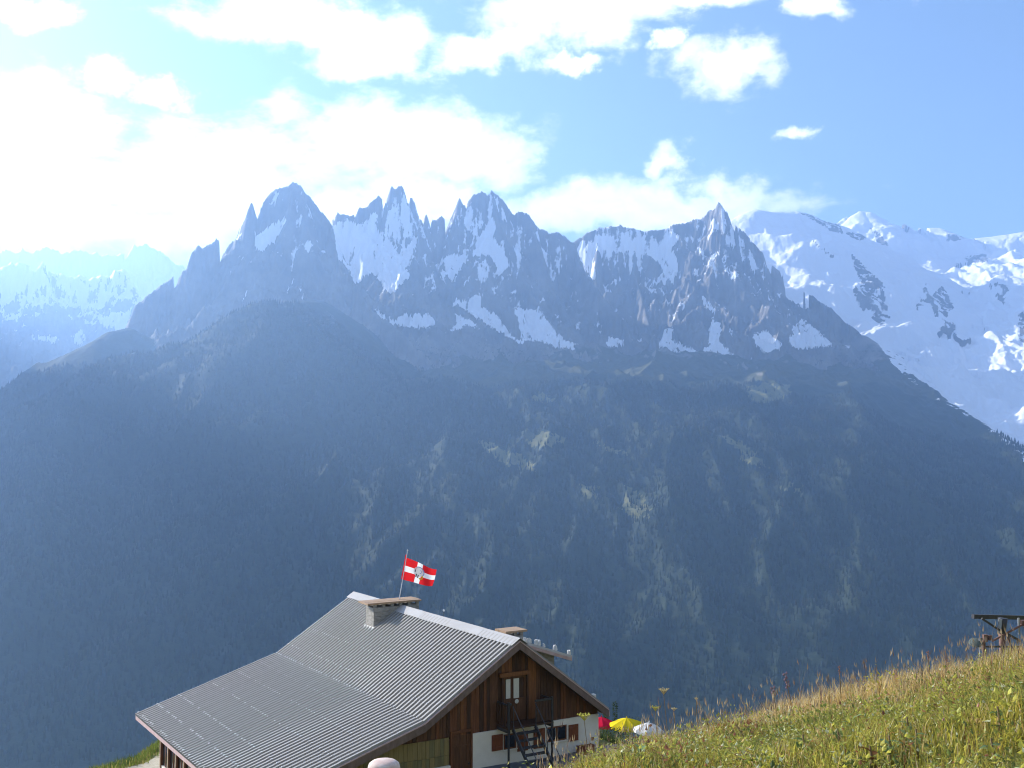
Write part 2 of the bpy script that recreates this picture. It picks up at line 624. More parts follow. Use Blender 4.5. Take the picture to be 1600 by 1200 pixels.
def jag(P, r=np.random.default_rng(21)):
    """break a crest into teeth and notches"""
    out = [P[0]]
    for A, B in zip(P[:-1], P[1:]):
        L = math.hypot(B[0] - A[0], B[1] - A[1])
        k = int(L / 32)
        for i in range(k):
            t = (i + r.uniform(0.25, 0.75)) / k
            q = A + (B - A) * t
            q[2] += r.uniform(-11, 8) * min(1, L / 120)
            q[1] += r.uniform(-12, 12)
            out.append(q)
        out.append(B)
    return np.array(out)


NEEDLE = ([0, 15, 60, 200, 450, 800, 1300, 2500, 5000], [0, 28, 95, 290, 600, 900, 1240, 2050, 3600])
SNOWY = ([0, 100, 400, 900, 2000, 4000, 9000], [0, 22, 150, 440, 1200, 2700, 6000])
SHOULDER = ([0, 40, 300, 1000, 3000], [0, 10, 165, 650, 2100])
SPUR = ([0, 60, 300, 1000, 2500], [0, 16, 170, 700, 1900])
FAR = ([0, 50, 300, 1000, 3000, 8000], [0, 55, 290, 850, 2000, 4600])
STEEP = ([0, 100, 600, 1500, 4000], [0, 200, 1000, 2050, 4600])
GLAC = ([0, 60, 400, 1500, 4000, 8000], [0, 14, 140, 640, 1850, 3900])
RIB = ([0, 20, 100, 300, 800, 2000], [0, 22, 120, 370, 900, 2100])


def down(pts, d0, d1):
    """give a list of pixels a depth running from d0 to d1"""
    n = len(pts)
    return [(u, v, d0 + (d1 - d0) * i / (n - 1)) for i, (u, v) in enumerate(pts)]


RIDGES = []   # (owner, profile, crest points)
# 1: sharp peak on the left with its saw-toothed left arete
RIDGES.append((1, NEEDLE, crest(down([(165, 575), (178, 554), (200, 505), (213, 473), (245, 449), (270, 431), (287, 417), (301, 391), (310, 381), (316, 387), (322, 384), (338, 372), (346, 379), (355, 377), (362, 370), (369, 372)], 6900, 7200)
              + down([(378, 344), (387, 325), (393, 314), (397, 333), (406, 323), (415, 309), (425, 298), (437, 293), (450, 291), (454, 286), (458, 282), (463, 284), (471, 290), (479, 302), (493, 318), (507, 335), (516, 346)], 7220, 7320))))
RIDGES.append((1, NEEDLE, crest(down([(516, 346), (521, 372), (532, 407), (556, 445), (579, 481), (613, 506), (640, 530), (668, 556)], 7320, 6500))))
RIDGES.append((1, RIB, crest(down([(458, 282), (452, 330), (440, 380), (410, 430), (385, 470), (360, 510)], 7300, 6500))))
RIDGES.append((1, RIB, crest(down([(471, 290), (478, 350), (470, 420), (480, 470), (520, 520)], 7300, 6450))))
# low arete in front of the far range, left of the peak
RIDGES.append((6, SHOULDER, crest(down([(200, 512), (178, 517), (160, 528), (140, 545), (115, 568), (90, 590), (50, 622), (0, 652), (-120, 715), (-300, 800)], 6600, 5900))))
# 2: double peak and comb peak
RIDGES.append((2, NEEDLE, crest(down([(500, 352), (517, 346), (528, 331), (536, 334), (545, 336), (554, 336), (561, 324), (574, 321), (583, 312), (591, 304), (599, 311), (605, 302), (612, 290), (616, 296), (622, 290), (629, 290), (632, 305), (644, 308), (652, 324), (657, 341), (662, 340), (666, 333), (673, 345), (681, 342), (690, 336), (695, 342), (705, 342)], 8000, 8150)
              + down([(708, 328), (713, 318), (718, 308), (723, 318), (727, 320), (738, 305), (745, 302), (754, 297), (761, 304), (764, 302), (768, 296), (779, 305), (786, 312), (795, 325), (802, 336), (810, 328), (818, 332), (826, 334), (834, 345), (844, 358), (851, 357), (857, 365), (871, 361), (881, 368), (888, 373), (897, 379)], 8160, 8350))))
RIDGES.append((2, RIB, crest(down([(657, 341), (652, 400), (664, 450), (672, 500), (700, 540)], 8100, 7300))))
RIDGES.append((2, RIB, crest(down([(612, 290), (608, 350), (598, 385)], 8080, 7850))))
RIDGES.append((2, RIB, crest(down([(768, 297), (781, 350), (792, 420), (800, 480), (820, 520)], 8250, 7450))))
RIDGES.append((2, RIB, crest(down([(718, 308), (700, 380), (712, 440), (735, 480), (750, 510)], 8200, 7450))))
RIDGES.append((2, NEEDLE, crest(down([(897, 379), (905, 410), (919, 430), (933, 450), (955, 478), (985, 520), (1010, 552)], 8350, 7400))))
RIDGES.append((2, RIB, crest(down([(826, 334), (845, 400), (870, 460), (900, 520)], 8300, 7500))))
# 3: needle with the broad snowy shoulder
RIDGES.append((3, NEEDLE, crest(down([(880, 392), (897, 377), (914, 365), (936, 355), (952, 352), (970, 351), (987, 356), (1016, 359), (1041, 356), (1053, 349), (1064, 348), (1084, 342), (1095, 341), (1106, 329), (1112, 328), (1118, 323), (1121, 318), (1123, 314), (1126, 318), (1128, 322), (1136, 331), (1143, 345), (1155, 356), (1166, 365), (1174, 376), (1191, 393), (1200, 410), (1217, 421), (1231, 441), (1257, 455), (1285, 472), (1302, 484), (1334, 510), (1348, 524)], 9000, 8300))))
RIDGES.append((3, SHOULDER, crest(down([(1348, 524), (1390, 559), (1442, 611), (1495, 636), (1547, 671), (1593, 713), (1680, 780), (1800, 860)], 8300, 4700))))
RIDGES.append((3, RIB, crest(down([(1106, 329), (1086, 390), (1062, 450), (1050, 500), (1040, 540)], 8950, 8000))))
RIDGES.append((3, RIB, crest(down([(1123, 315), (1136, 400), (1130, 460), (1140, 520), (1150, 555)], 8900, 7900))))
RIDGES.append((3, RIB, crest(down([(936, 355), (932, 410), (945, 470), (960, 520)], 9000, 8200))))
RIDGES.append((3, RIB, crest(down([(1000, 358), (990, 420), (1005, 470), (1020, 530)], 8980, 8100))))
RIDGES.append((3, RIB, crest(down([(1174, 376), (1195, 440), (1225, 500), (1240, 545)], 8750, 7900))))
# 4: the great snow dome and its shoulders
RIDGES.append((4, SNOWY, crest(down([(1130, 345), (1180, 327), (1204, 331), (1225, 331), (1243, 330), (1264, 335), (1285, 345), (1302, 349), (1311, 352)], 10800, 11600))))
RIDGES.append((4, SNOWY, crest(down([(1290, 350), (1311, 347), (1330, 335), (1344, 330), (1358, 331), (1376, 338), (1397, 344), (1425, 352), (1446, 356), (1467, 356), (1477, 364), (1498, 368), (1516, 373), (1547, 370), (1582, 365), (1610, 360), (1680, 356), (1800, 380), (2000, 420)], 13900, 13200))))
RIDGES.append((4, GLAC, crest(down([(1264, 335), (1290, 385), (1318, 420), (1345, 460), (1385, 500)], 11400, 9800))))
# 5: far range at the head of the left valley
RIDGES.append((5, FAR, crest(down([(-420, 420), (-250, 400), (-120, 410), (-40, 398), (0, 396), (30, 388), (52, 394), (70, 385), (95, 392), (130, 390), (160, 398), (200, 395), (208, 384), (222, 380), (238, 386), (250, 389), (268, 404), (290, 420), (340, 430), (420, 420)], 14200, 14600))))
RIDGES.append((5, FAR, crest(down([(-300, 450), (-100, 425), (0, 416), (18, 408), (40, 411), (54, 420), (66, 409), (78, 420), (90, 425), (110, 432), (122, 430), (140, 433), (165, 428), (172, 430), (185, 420), (200, 424), (208, 440), (228, 480)], 11500, 11900))))
# 6: dark wooded shoulder in front of the sharp peak, with its long spur
RIDGES.append((6, SHOULDER, crest([(-500, 900, 4600), (-250, 790, 4900), (-120, 730, 5100), (0, 672, 5300), (60, 630, 5420), (100, 606, 5500), (140, 580, 5580), (165, 564, 5620), (182, 557, 5650), (213, 550, 5700), (235, 552, 5720), (273, 536, 5800), (315, 524, 5850), (350, 501, 5900), (378, 484, 5950), (402, 473, 6000), (420, 470, 6000), (437, 477, 5980)])))
RIDGES.append((6, SHOULDER, crest([(437, 477, 5980), (472, 501, 5900), (500, 540, 5750), (525, 575, 5600), (560, 625, 5400), (610, 670, 5150), (680, 740, 4800), (760, 850, 4350)])))
RIDGES.append((6, SHOULDER, crest([(437, 477, 5980), (470, 470, 6300), (500, 470, 6700)])))
# 0: spurs of the long wooded slope
RIDGES.append((0, SPUR, crest(down([(640, 560), (690, 610), (740, 692), (800, 715), (835, 735), (900, 775), (965, 805), (1000, 850), (1060, 930)], 7000, 4300))))
RIDGES.append((0, SPUR, crest(down([(800, 585), (830, 622), (865, 640), (930, 690), (980, 735), (1050, 780)], 6900, 4900))))
RIDGES.append((0, SPUR, crest(down([(1160, 590), (1190, 605), (1225, 640), (1150, 690), (1190, 740), (1250, 800), (1300, 880)], 7000, 4500))))
RIDGES.append((0, SPUR, crest(down([(1290, 600), (1350, 680), (1420, 760), (1480, 850), (1560, 950)], 6600, 4200))))
RIDGES.append((0, SPUR, crest(down([(300, 640), (260, 720), (230, 800), (200, 900), (180, 1000)], 5200, 3600))))
RIDGES.append((0, SPUR, crest(down([(60, 690), (60, 780), (40, 900)], 4900, 3700))))
# unseen granite mountains left of the view, shaped to shade the slopes and valley haze
RIDGES.append((7, STEEP, np.array([0, 0, 130]) + np.array([(-3500, 4500, 700), (-3900, 4750, 1500), (-4300, 5000, 2050), (-4500, 5250, 1750), (-4700, 5450, 2330), (-4850, 5800, 1950), (-5000, 6200, 2250), (-5080, 6700, 1800), (-5200, 7300, 2150), (-5350, 7800, 1700), (-5600, 9000, 2000)], float)))
RIDGES.append((8, SNOWY, np.array([(8200, 13000, 2350), (8600, 11500, 2000), (8800, 9500, 1500), (8600, 7500, 900)], float)))

RIDGES = [(o, p, jag(P) if (p is NEEDLE and o < 7) else P) for (o, p, P) in RIDGES]
BU = np.array([-2000, 100, 300, 600, 1000, 1300, 1450, 1600, 4000], float)
BY = np.array([2300, 2800, 3500, 4200, 5000, 6000, 7000, 8000, 10000, 13000, 17000], float)
_low = [-900, -880, -620, -420, -250, -200, -150, -100, 0, 300, 600]
_mid = [-900, -880, -600, -300, 20, 320, 540, 690, 780, 900, 1000]
BZ = np.array([_low, _low,
               [-900, -880, -600, -330, -60, 220, 300, 320, 320, 400, 600], _mid, _mid,
               [-900, -880, -600, -320, -20, 270, 470, 580, 700, 900, 1000],
               [-900, -880, -620, -390, -160, 10, 200, 520, 1200, 2150, 2250],
               [-900, -880, -650, -450, -290, -140, 150, 580, 1380, 2270, 2350],
               [-900, -880, -650, -450, -290, -140, 150, 580, 1380, 2270, 2350]], float)
_gu = np.linspace(-2000, 4000, 401); _gyv = np.linspace(2300, 17000, 393)
_tab = np.array([[np.interp(g, BY, BZ[i]) for g in _gyv] for i in range(len(BU))])
_tab = np.array([np.interp(_gu, BU, _tab[:, j]) for j in range(len(_gyv))]).T
for _ in range(4):
    k = np.ones(9) / 9
    p = np.pad(_tab, 4, mode='edge')
    p = np.apply_along_axis(lambda r: np.convolve(r, k, 'valid'), 0, p)
    _tab = np.apply_along_axis(lambda r: np.convolve(r, k, 'valid'), 1, p)


def base_height(X, Y):
    u = X / Y * FPX + 800
    fu = np.clip((u + 2000) / 15.0, 0, 399.99); fy = np.clip((Y - 2300) / 37.5, 0, 391.99)
    i, j = fu.astype(int), fy.astype(int)
    a, b = fu - i, fy - j
    return (_tab[i, j] * (1 - a) * (1 - b) + _tab[i + 1, j] * a * (1 - b) + _tab[i, j + 1] * (1 - a) * b + _tab[i + 1, j + 1] * a * b)


def terrain(X, Y, rows_sorted=True):
    """height, owner and distance from the crest for a grid whose rows run along y"""
    gul = ridged(X / 620 + 3, Y / 1500 + 8, 4)
    f1 = fbm(X / 160, Y / 220, 4)
    f2 = fbm(X / 420 + 50, Y / 420, 3)
    Z = base_height(X, Y)
    amp = np.clip((Z + 900) / 400, 0, 1)
    Z = Z + amp * ((gul - 0.55) * 150 + f1 * 40)
    own = np.zeros(X.shape, np.int8)
    dist = np.full(X.shape, 3000.0)
    wob = 1 + 0.55 * f2 + 0.25 * f1
    rid = ridged(X / 190 + 11, Y / 260 + 4, 5, 0.6)
    rid2 = ridged(X / 520 + 7, Y / 640 + 2, 4, 0.55)
    fine = ridged(X / 58 + 2, Y / 130 + 9, 3, 0.6)
    rid3 = ridged(X / 1500 + 1, Y / 1100 + 6, 3, 0.45)
    yr = Y[:, 0]
    for (o, prof, P) in RIDGES:
        reach = 2600 if prof in (NEEDLE, RIB, SPUR, SHOULDER) else 6500
        best = None
        i0 = np.searchsorted(yr, P[:, 1].min() - reach); i1 = np.searchsorted(yr, P[:, 1].max() + reach)
        if i1 - i0 < 2:
            continue
        x, y = X[i0:i1], Y[i0:i1]
        xa, xb = P[:, 0].min() - reach, P[:, 0].max() + reach
        cols = np.where((x.max(0) > xa) & (x.min(0) < xb))[0]
        if len(cols) < 2:
            continue
        sl = (slice(i0, i1), slice(cols[0], cols[-1] + 1))
        x, y, w = X[sl], Y[sl], wob[sl]
        h = np.full(x.shape, -1e6); dd = np.full(x.shape, 1e6)
        for k in range(len(P) - 1):
            A, B = P[k], P[k + 1]
            dx, dy = B[0] - A[0], B[1] - A[1]
            L2 = dx * dx + dy * dy + 1e-6
            t = np.clip(((x - A[0]) * dx + (y - A[1]) * dy) / L2, 0, 1)
            r = np.hypot(x - A[0] - t * dx, y - A[1] - t * dy)
            near = np.clip(r / 120, 0, 1)
            hh = A[2] + t * (B[2] - A[2]) - np.interp(np.maximum(r + (w - 1) * near * np.minimum(r, 260), 0), prof[0], prof[1])
            m = hh > h
            h[m] = hh[m]; dd[m] = r[m]
        g = np.clip((dd - 8) / 160, 0, 1)
        if prof in (NEEDLE, RIB, FAR):
            h = h - g * ((1 - rid[sl]) * 150 + (1 - rid2[sl]) * 150) - np.clip(dd / 40, 0, 1) * (1 - fine[sl]) * 42
            h = h + (np.clip(1 - dd / 50, 0, 1) * (perlin(x / 17, y / 60) * 9 + perlin(x / 45, y / 200) * 6) if prof is not FAR else np.clip(1 - dd / 160, 0, 1) * (perlin(x / 70, y / 300) * 60 + perlin(x / 30, y / 200) * 25))
        elif prof is SNOWY or prof is GLAC:
            h = h - np.clip((dd - 20) / 500, 0, 1) * ((1 - rid[sl]) * 20 + (1 - rid2[sl]) * 55 + (1 - rid3[sl]) * 170)
        else:
            h = h + np.clip((dd - 30) / 400, 0, 1) * ((gul[sl] - 0.75) * 90 + f1[sl] * 18)
        m = h > Z[sl]
        z, ow, di = Z[sl], own[sl], dist[sl]
        z[m] = h[m]; ow[m] = o; di[m] = dd[m]
        Z[sl] = z; own[sl] = ow; dist[sl] = di
    uu = X / Y * FPX + 800
    ice = (own == 0) & (uu > 1370) & (Z > -220) & (Y > 120 + np.interp(uu, [1348, 1390, 1442, 1495, 1547, 1593, 1680, 1800], [8300, 7786, 7271, 6757, 6243, 5729, 5214, 4700]))
    own[ice] = 4
    Z = np.where(ice, Z - (1 - rid2) * 55 - (1 - rid) * 24 - (1 - rid3) * 170 + 110, Z)
    return Z, own, dist


def inside(u, v, poly):
    res = np.zeros(u.shape, bool)
    n = len(poly)
    for i in range(n):
        (x1, y1), (x2, y2) = poly[i], poly[(i + 1) % n]
        if y1 == y2:
            continue
        c = ((y1 > v) != (y2 > v)) & (u < (x2 - x1) * (v - y1) / (y2 - y1) + x1)
        res ^= c
    return res


# permanent snow and ice fields (outlines traced as directions, painted as ground cover on the terrain that lies there)
SNOW = [[(517, 350), (540, 338), (556, 350), (590, 330), (585, 350), (600, 375), (622, 392), (648, 370), (655, 372), (632, 420), (640, 430), (618, 455), (600, 455), (592, 440), (582, 425), (570, 430), (556, 446), (545, 425), (528, 400)],
        [(579, 478), (600, 490), (618, 500), (650, 490), (672, 492), (682, 505), (665, 515), (640, 510), (620, 510), (600, 505)],
        [(688, 405), (712, 398), (728, 405), (720, 420), (706, 442)],
        [(766, 305), (780, 308), (778, 345), (770, 375), (790, 398), (795, 415), (780, 430), (765, 395), (740, 400), (745, 380), (760, 350)],
        [(717, 470), (738, 462), (752, 465), (752, 480), (775, 490), (790, 510), (800, 525), (820, 535), (810, 536), (780, 520), (750, 500), (722, 483)],
        [(803, 484), (830, 482), (848, 488), (862, 510), (880, 528), (908, 540), (900, 546), (870, 545), (850, 535), (815, 530), (810, 505)],
        [(712, 490), (735, 500), (750, 513), (725, 508), (712, 520), (705, 518), (715, 505)],
        [(945, 535), (958, 525), (975, 530), (975, 542), (950, 542)], [(980, 532), (1000, 530), (1004, 534), (985, 535)],
        [(1030, 540), (1040, 512), (1052, 515), (1050, 532), (1072, 540), (1090, 548), (1108, 538), (1108, 520), (1115, 500), (1127, 502), (1126, 535), (1140, 548), (1158, 560), (1180, 560), (1165, 565), (1135, 570), (1115, 575), (1080, 570), (1055, 555)],
        [(1178, 522), (1200, 518), (1215, 530), (1225, 540), (1200, 552), (1180, 540)],
        [(1232, 535), (1242, 510), (1252, 497), (1270, 510), (1290, 525), (1302, 540), (1270, 545), (1245, 547)],
        [(905, 368), (936, 356), (970, 352), (1010, 360), (1050, 352), (1060, 370), (1050, 390), (1060, 420), (1050, 445), (1035, 420), (1020, 400), (1000, 395), (985, 392), (960, 395), (935, 385), (930, 440), (915, 420), (902, 395)],
        [(1140, 420), (1155, 432), (1145, 436)], [(1095, 460), (1115, 478), (1120, 490), (1100, 480)],
        [(395, 370), (440, 340), (452, 330), (448, 350), (430, 375), (410, 395), (398, 390)], [(425, 300), (440, 296), (430, 320), (418, 322)],
        [(468, 430), (474, 420), (462, 440), (455, 446)], [(378, 468), (386, 450), (384, 462), (372, 478)],
        [(178, 500), (198, 490), (205, 480), (198, 510), (182, 550), (178, 530)], [(155, 495), (180, 488), (200, 492), (185, 512), (162, 510)],
        [(110, 525), (130, 520), (138, 530), (124, 543)], [(48, 525), (90, 526), (92, 534), (52, 530)], [(72, 450), (88, 440), (86, 465)],
        [(1345, 500), (1390, 515), (1450, 515), (1500, 535), (1600, 550), (1660, 700), (1600, 722), (1547, 675), (1495, 640), (1442, 615), (1390, 563)],
        [(0, 425), (50, 423), (45, 440), (20, 470), (0, 480)]]
ROCK4 = [[(1245, 330), (1268, 335), (1290, 346), (1312, 350), (1322, 368), (1300, 362), (1280, 350)],
         [(1265, 370), (1285, 385), (1310, 405), (1298, 402), (1275, 385)],
         [(1318, 360), (1345, 365), (1360, 380), (1330, 372)], [(1355, 350), (1375, 365), (1390, 385), (1370, 378)],
         [(1325, 390), (1350, 415), (1380, 440), (1390, 495), (1375, 508), (1340, 480), (1330, 455), (1345, 440), (1335, 420)],
         [(1452, 465), (1470, 445), (1482, 458), (1490, 480), (1475, 500), (1460, 495)], [(1475, 500), (1492, 505), (1494, 525), (1480, 530)],
         [(1505, 400), (1540, 395), (1545, 410), (1515, 412)], [(1550, 440), (1575, 445), (1568, 475), (1555, 465)], [(1480, 362), (1505, 368), (1495, 378), (1478, 380)],
         [(1590, 490), (1620, 480), (1620, 560), (1592, 530)], [(1430, 485), (1445, 440), (1455, 470)]]

A_ = np.arange(-0.505, 0.5051, 0.00098)
Yr = np.concatenate([np.arange(2350, 6300, 22.0), np.arange(6300, 9150, 9.0), np.arange(9150, 16200, 24.0)])
Yg, Ag = np.meshgrid(Yr, A_, indexing='ij')
Xg = Ag * Yg
Zg, Og, Dg = terrain(Xg, Yg)


def cover(X, Y, Z, own, dist):
    gy = np.gradient(Z, axis=0) / np.gradient(Y, axis=0)
    gx = np.gradient(Z, axis=1) / np.maximum(np.gradient(X, axis=1), 1e-3)
    slope = np.hypot(gx, gy)
    bz = Z / Y
    b = (bz * math.cos(PITCH) - math.sin(PITCH)) / (math.cos(PITCH) + bz * math.sin(PITCH))
    v = 600 - b * FPX
    yc = Y * math.cos(PITCH) + Z * math.sin(PITCH)
    u = 800 + X / yc * FPX
    f1 = fbm(X / 70, Y / 70, 4, 0.6)
    f2 = fbm(X / 300 + 9, Y / 300, 4)
    # dusting on the high ledges
    rf = ridged(X / 75 + 5, Y / 230 + 3, 3, 0.6)
    snow = np.clip(0.40 + (Z - 1200) / 1700 - slope * 0.10 + (0.62 - rf) * 0.75 + f1 * 0.7 + f2 * 0.6 - 0.35 * np.clip(1 - dist / 70, 0, 1), 0, 0.9)
    snow = np.where(own == 1, snow - 0.14, snow)
    snow[(own == 0) | (own == 6)] = 0
    s5 = np.clip(0.62 + (Z - 1200) / 900 - slope * 0.2 + f1 * 0.9 + f2 * 0.6, 0, 1)
    snow = np.where(own == 5, s5, snow)
    s4 = np.clip(1.1 - np.clip(slope - 1.5, 0, 2) * 0.6 + f1 * 0.25 + np.clip((Z - 100) / 500, -1, 0.0), 0, 1)
    snow = np.where((own == 4) | (own == 8), s4, snow)
    uw, vw = u + f1 * 9 + f2 * 6, v + f1 * 7
    for poly in SNOW:
        p = np.array(poly)
        m = (uw > p[:, 0].min()) & (uw < p[:, 0].max()) & (vw > p[:, 1].min()) & (vw < p[:, 1].max()) & (own != 6) & (own != 0)
        if m.any():
            idx = np.where(m)
            ins = inside(uw[idx], vw[idx], poly)
            val = np.clip(0.70 + f1[idx] * 0.8 - (rf[idx] - 0.55) * 0.55, 0, 1)
            cur = snow[idx]
            val = val - 0.5 * np.clip(1 - dist[idx] / 45, 0, 1) * (own[idx] != 4)
            snow[idx] = np.where(ins, np.maximum(cur, val), cur)
    for poly in ROCK4:
        p = np.array(poly)
        m = (uw > p[:, 0].min()) & (uw < p[:, 0].max()) & (vw > p[:, 1].min()) & (vw < p[:, 1].max()) & (own == 4)
        if m.any():
            idx = np.where(m)
            ins = inside(uw[idx], vw[idx], poly)
            cur = snow[idx]
            snow[idx] = np.where(ins, np.minimum(cur, 0.38 + f1[idx] * 1.3 + (rf[idx] - 0.55) * -0.5), cur)
    veg = np.clip(1.15 - (Z - 140) / 300 + f2 * 0.9 + f1 * 0.3, 0, 1)
    veg = np.where((own == 4) | (own == 5) | (own == 8), 0, veg)
    veg *= np.where((own == 0) | (own == 6), np.clip(2.8 - slope, 0, 1), np.clip(1.9 - slope, 0, 1))
    veg = np.where(own == 6, np.maximum(veg, 0.72 + f2 * 0.5 + f1 * 0.3), veg)
    meadow = np.clip(0.9 - (Z - 520) / 300 + f2 * 0.8 - np.clip(slope - 0.8, 0, 1), 0, 1)
    meadow = np.where((own == 4) | (own == 5), 0, meadow)
    clear = np.clip(fbm(X / 240 + 70, Y / 240 + 20, 4) * 2.6 - 1.15, 0, 1)
    veg = veg * (1 - clear)
    return snow, veg, meadow


Sg, Vg, Mg = cover(Xg, Yg, Zg, Og, Dg)
SUN_PATCHES = [[(735, 690), (760, 687), (795, 705), (832, 724), (848, 737), (800, 730), (760, 702)], [(818, 684), (850, 676), (882, 682), (878, 694), (835, 699)], [(975, 755), (1002, 768), (1014, 800), (985, 815), (970, 785)],
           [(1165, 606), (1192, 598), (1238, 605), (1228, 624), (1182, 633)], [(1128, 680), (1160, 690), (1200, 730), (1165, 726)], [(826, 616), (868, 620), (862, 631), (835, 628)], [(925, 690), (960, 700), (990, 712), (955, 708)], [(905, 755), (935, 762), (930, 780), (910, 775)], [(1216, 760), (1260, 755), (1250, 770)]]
sun_patch_g = np.zeros(Zg.shape)  # mask of the sunlit spots put into the slope's colour
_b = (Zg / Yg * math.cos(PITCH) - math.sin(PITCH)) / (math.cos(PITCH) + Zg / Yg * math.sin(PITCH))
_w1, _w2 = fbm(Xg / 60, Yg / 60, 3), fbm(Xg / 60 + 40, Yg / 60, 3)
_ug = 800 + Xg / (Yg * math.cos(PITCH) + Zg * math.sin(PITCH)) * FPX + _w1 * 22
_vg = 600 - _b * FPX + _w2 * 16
for poly in SUN_PATCHES:
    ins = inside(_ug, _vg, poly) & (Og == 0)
    sun_patch_g[ins] = 1.0
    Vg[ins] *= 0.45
NAMES = {0: ('wooded_mountain_slope', 'long hazy blue wooded slope across the valley below the peaks'),
         1: ('rocky_mountain', 'sharp grey pyramid peak with a saw-toothed left ridge'),
         2: ('rocky_mountain', 'double-topped and comb-shaped grey peaks with hanging snowfields'),
         3: ('rocky_mountain', 'slender needle peak with a broad snowy left shoulder'),
         4: ('snow_mountain', 'great white snow dome with glaciers at the right edge'),
         5: ('far_mountain_range', 'pale far snowy range fading into cloud at the left'),
         6: ('wooded_mountain_shoulder', 'dark rounded wooded shoulder in front of the sharp pyramid peak'),
         7: ('rocky_mountain', 'unseen steep granite massif left of the view, shaped to cast shade'),
         8: ('snow_mountain', 'snowy ridge right of the view')}


def grid_objects(X, Y, Z, own, S, V, Md, keep=None, gold=None):
    ny, nx = X.shape
    P = np.stack([X, Y, Z], -1).reshape(-1, 3)
    idx = np.arange(ny * nx).reshape(ny, nx)
    q = np.stack([idx[:-1, :-1], idx[:-1, 1:], idx[1:, 1:], idx[1:, :-1]], -1).reshape(-1, 4)
    if keep is not None:
        q = q[keep[:-1, :-1].ravel()]
    oq = own.ravel()[q[:, 0]]
    for o in np.unique(oq):
        qq = q[oq == o]
        used, inv = np.unique(qq, return_inverse=True)
        me = mesh_arrays(NAMES[o][0], P[used], quads=inv.reshape(-1, 4), smooth=True)
        add_attr(me, 'snow', S.ravel()[used]); add_attr(me, 'veg', V.ravel()[used]); add_attr(me, 'meadow', Md.ravel()[used])
        add_attr(me, 'sun_patch', np.zeros(len(used)) if gold is None else gold.ravel()[used])
        ob = link(NAMES[o][0], me, None, M['mountain'])
        tag(ob, NAMES[o][1], kind='structure')


grid_objects(Xg, Yg, Zg, Og, Sg, Vg, Mg, gold=sun_patch_g)
# the land goes on to both sides of the view, in coarser steps
for a0, a1 in ((-2.6, -0.5049), (0.5049, 2.2)):
    ac = np.linspace(a0, a1, 110)
    yc = np.concatenate([np.arange(2350, 9000, 75.0), np.arange(9000, 16200, 150.0)])
    Yc, Ac = np.meshgrid(yc, ac, indexing='ij')
    Xc = Ac * Yc
    Zc, Oc, Dc = terrain(Xc, Yc)
    Sc, Vc, Mc = cover(Xc, Yc, Zc, Oc, Dc)
    grid_objects(Xc, Yc, Zc, Oc, Sc, Vc, Mc)

# valley floor far below
vf = MB()
vf.add([(-19000, -2500, -903), (19000, -2500, -903), (19000, 19000, -903), (-19000, 19000, -903)], [(0, 1, 2, 3)])
tag(vf.build('valley_floor', material('valley', (0.05, 0.07, 0.03), 0.95, (0.11, 0.12, 0.05), 0.002)), kind='structure')


# conifers on the opposite slope: one wood seen from kilometres away
def far_forest():
    n = 260000
    a = rng.uniform(-0.49, 0.49, n)
    y = rng.uniform(2900, 6200, n)
    i = np.clip(np.searchsorted(Yr, y) - 1, 0, len(Yr) - 2)
    j = np.clip(((a - A_[0]) / 0.00098).astype(int), 0, len(A_) - 2)
    keep = (Vg[i, j] > rng.uniform(0.35, 0.75, n)) & (rng.uniform(0, 1, n) < 0.75) & (rng.uniform(0, 1, n) < y / 6200)
    a, y, i, j = a[keep], y[keep], i[keep], j[keep]
    fy = (y - Yr[i]) / (Yr[i + 1] - Yr[i])
    z = Zg[i, j] * (1 - fy) + Zg[i + 1, j] * fy
    a, y, z = a[:62000], y[:62000], z[:62000]
    n = len(a)
    h = rng.uniform(13, 27, n); w = h * rng.uniform(0.13, 0.2, n)
    c = np.stack([a * y, y, z - 2], -1)
    vs = np.zeros((n, 6, 3)); ph = rng.uniform(0, 6.28, n)
    for k in range(5):
        t = ph + k * 2 * np.pi / 5
        vs[:, k] = c + np.stack([np.cos(t) * w, np.sin(t) * w, np.zeros(n)], -1)
    vs[:, 5] = c + np.stack([np.zeros(n), np.zeros(n), h], -1)
    b = np.arange(n)[:, None] * 6
    tr = np.stack([b + np.array([[k, (k + 1) % 5, 5]]) for k in range(5)], 1).reshape(-1, 3)
    me = mesh_arrays('conifer_forest', vs.reshape(-1, 3), tris=tr)
    base = np.stack([rng.uniform(0.014, 0.022, n), rng.uniform(0.022, 0.034, n), rng.uniform(0.010, 0.016, n)], -1)
    gold = rng.uniform(0, 1, n) < 0.06
    base[gold] = base[gold] * np.array([2.2, 1.5, 1.2])
    add_attr(me, 'Col', np.concatenate([np.repeat(base, 6, 0), np.ones((n * 6, 1))], 1), 'FLOAT_COLOR')
    tag(link('conifer_forest', me, None, M['needles']), 'distant conifer forest covering the blue slope across the valley', 'forest', kind='stuff')


far_forest()

# ------------------------------------------------------------------ the hillside the camera stands on
GA = at(812, 1004, 45.0)                       # ridge end above the near gable
RV = np.array([-0.52931462, 0.84842562]); QV = np.array([0.84842562, 0.52931462])
APEX = 4.85
ZBASE = GA[2] - APEX                           # ground at the gable
RIDGE_L = 16.2


def softmax2(a, b, k):
    return np.maximum(a, b) + k * np.log1p(np.exp(-np.abs(a - b) / k))


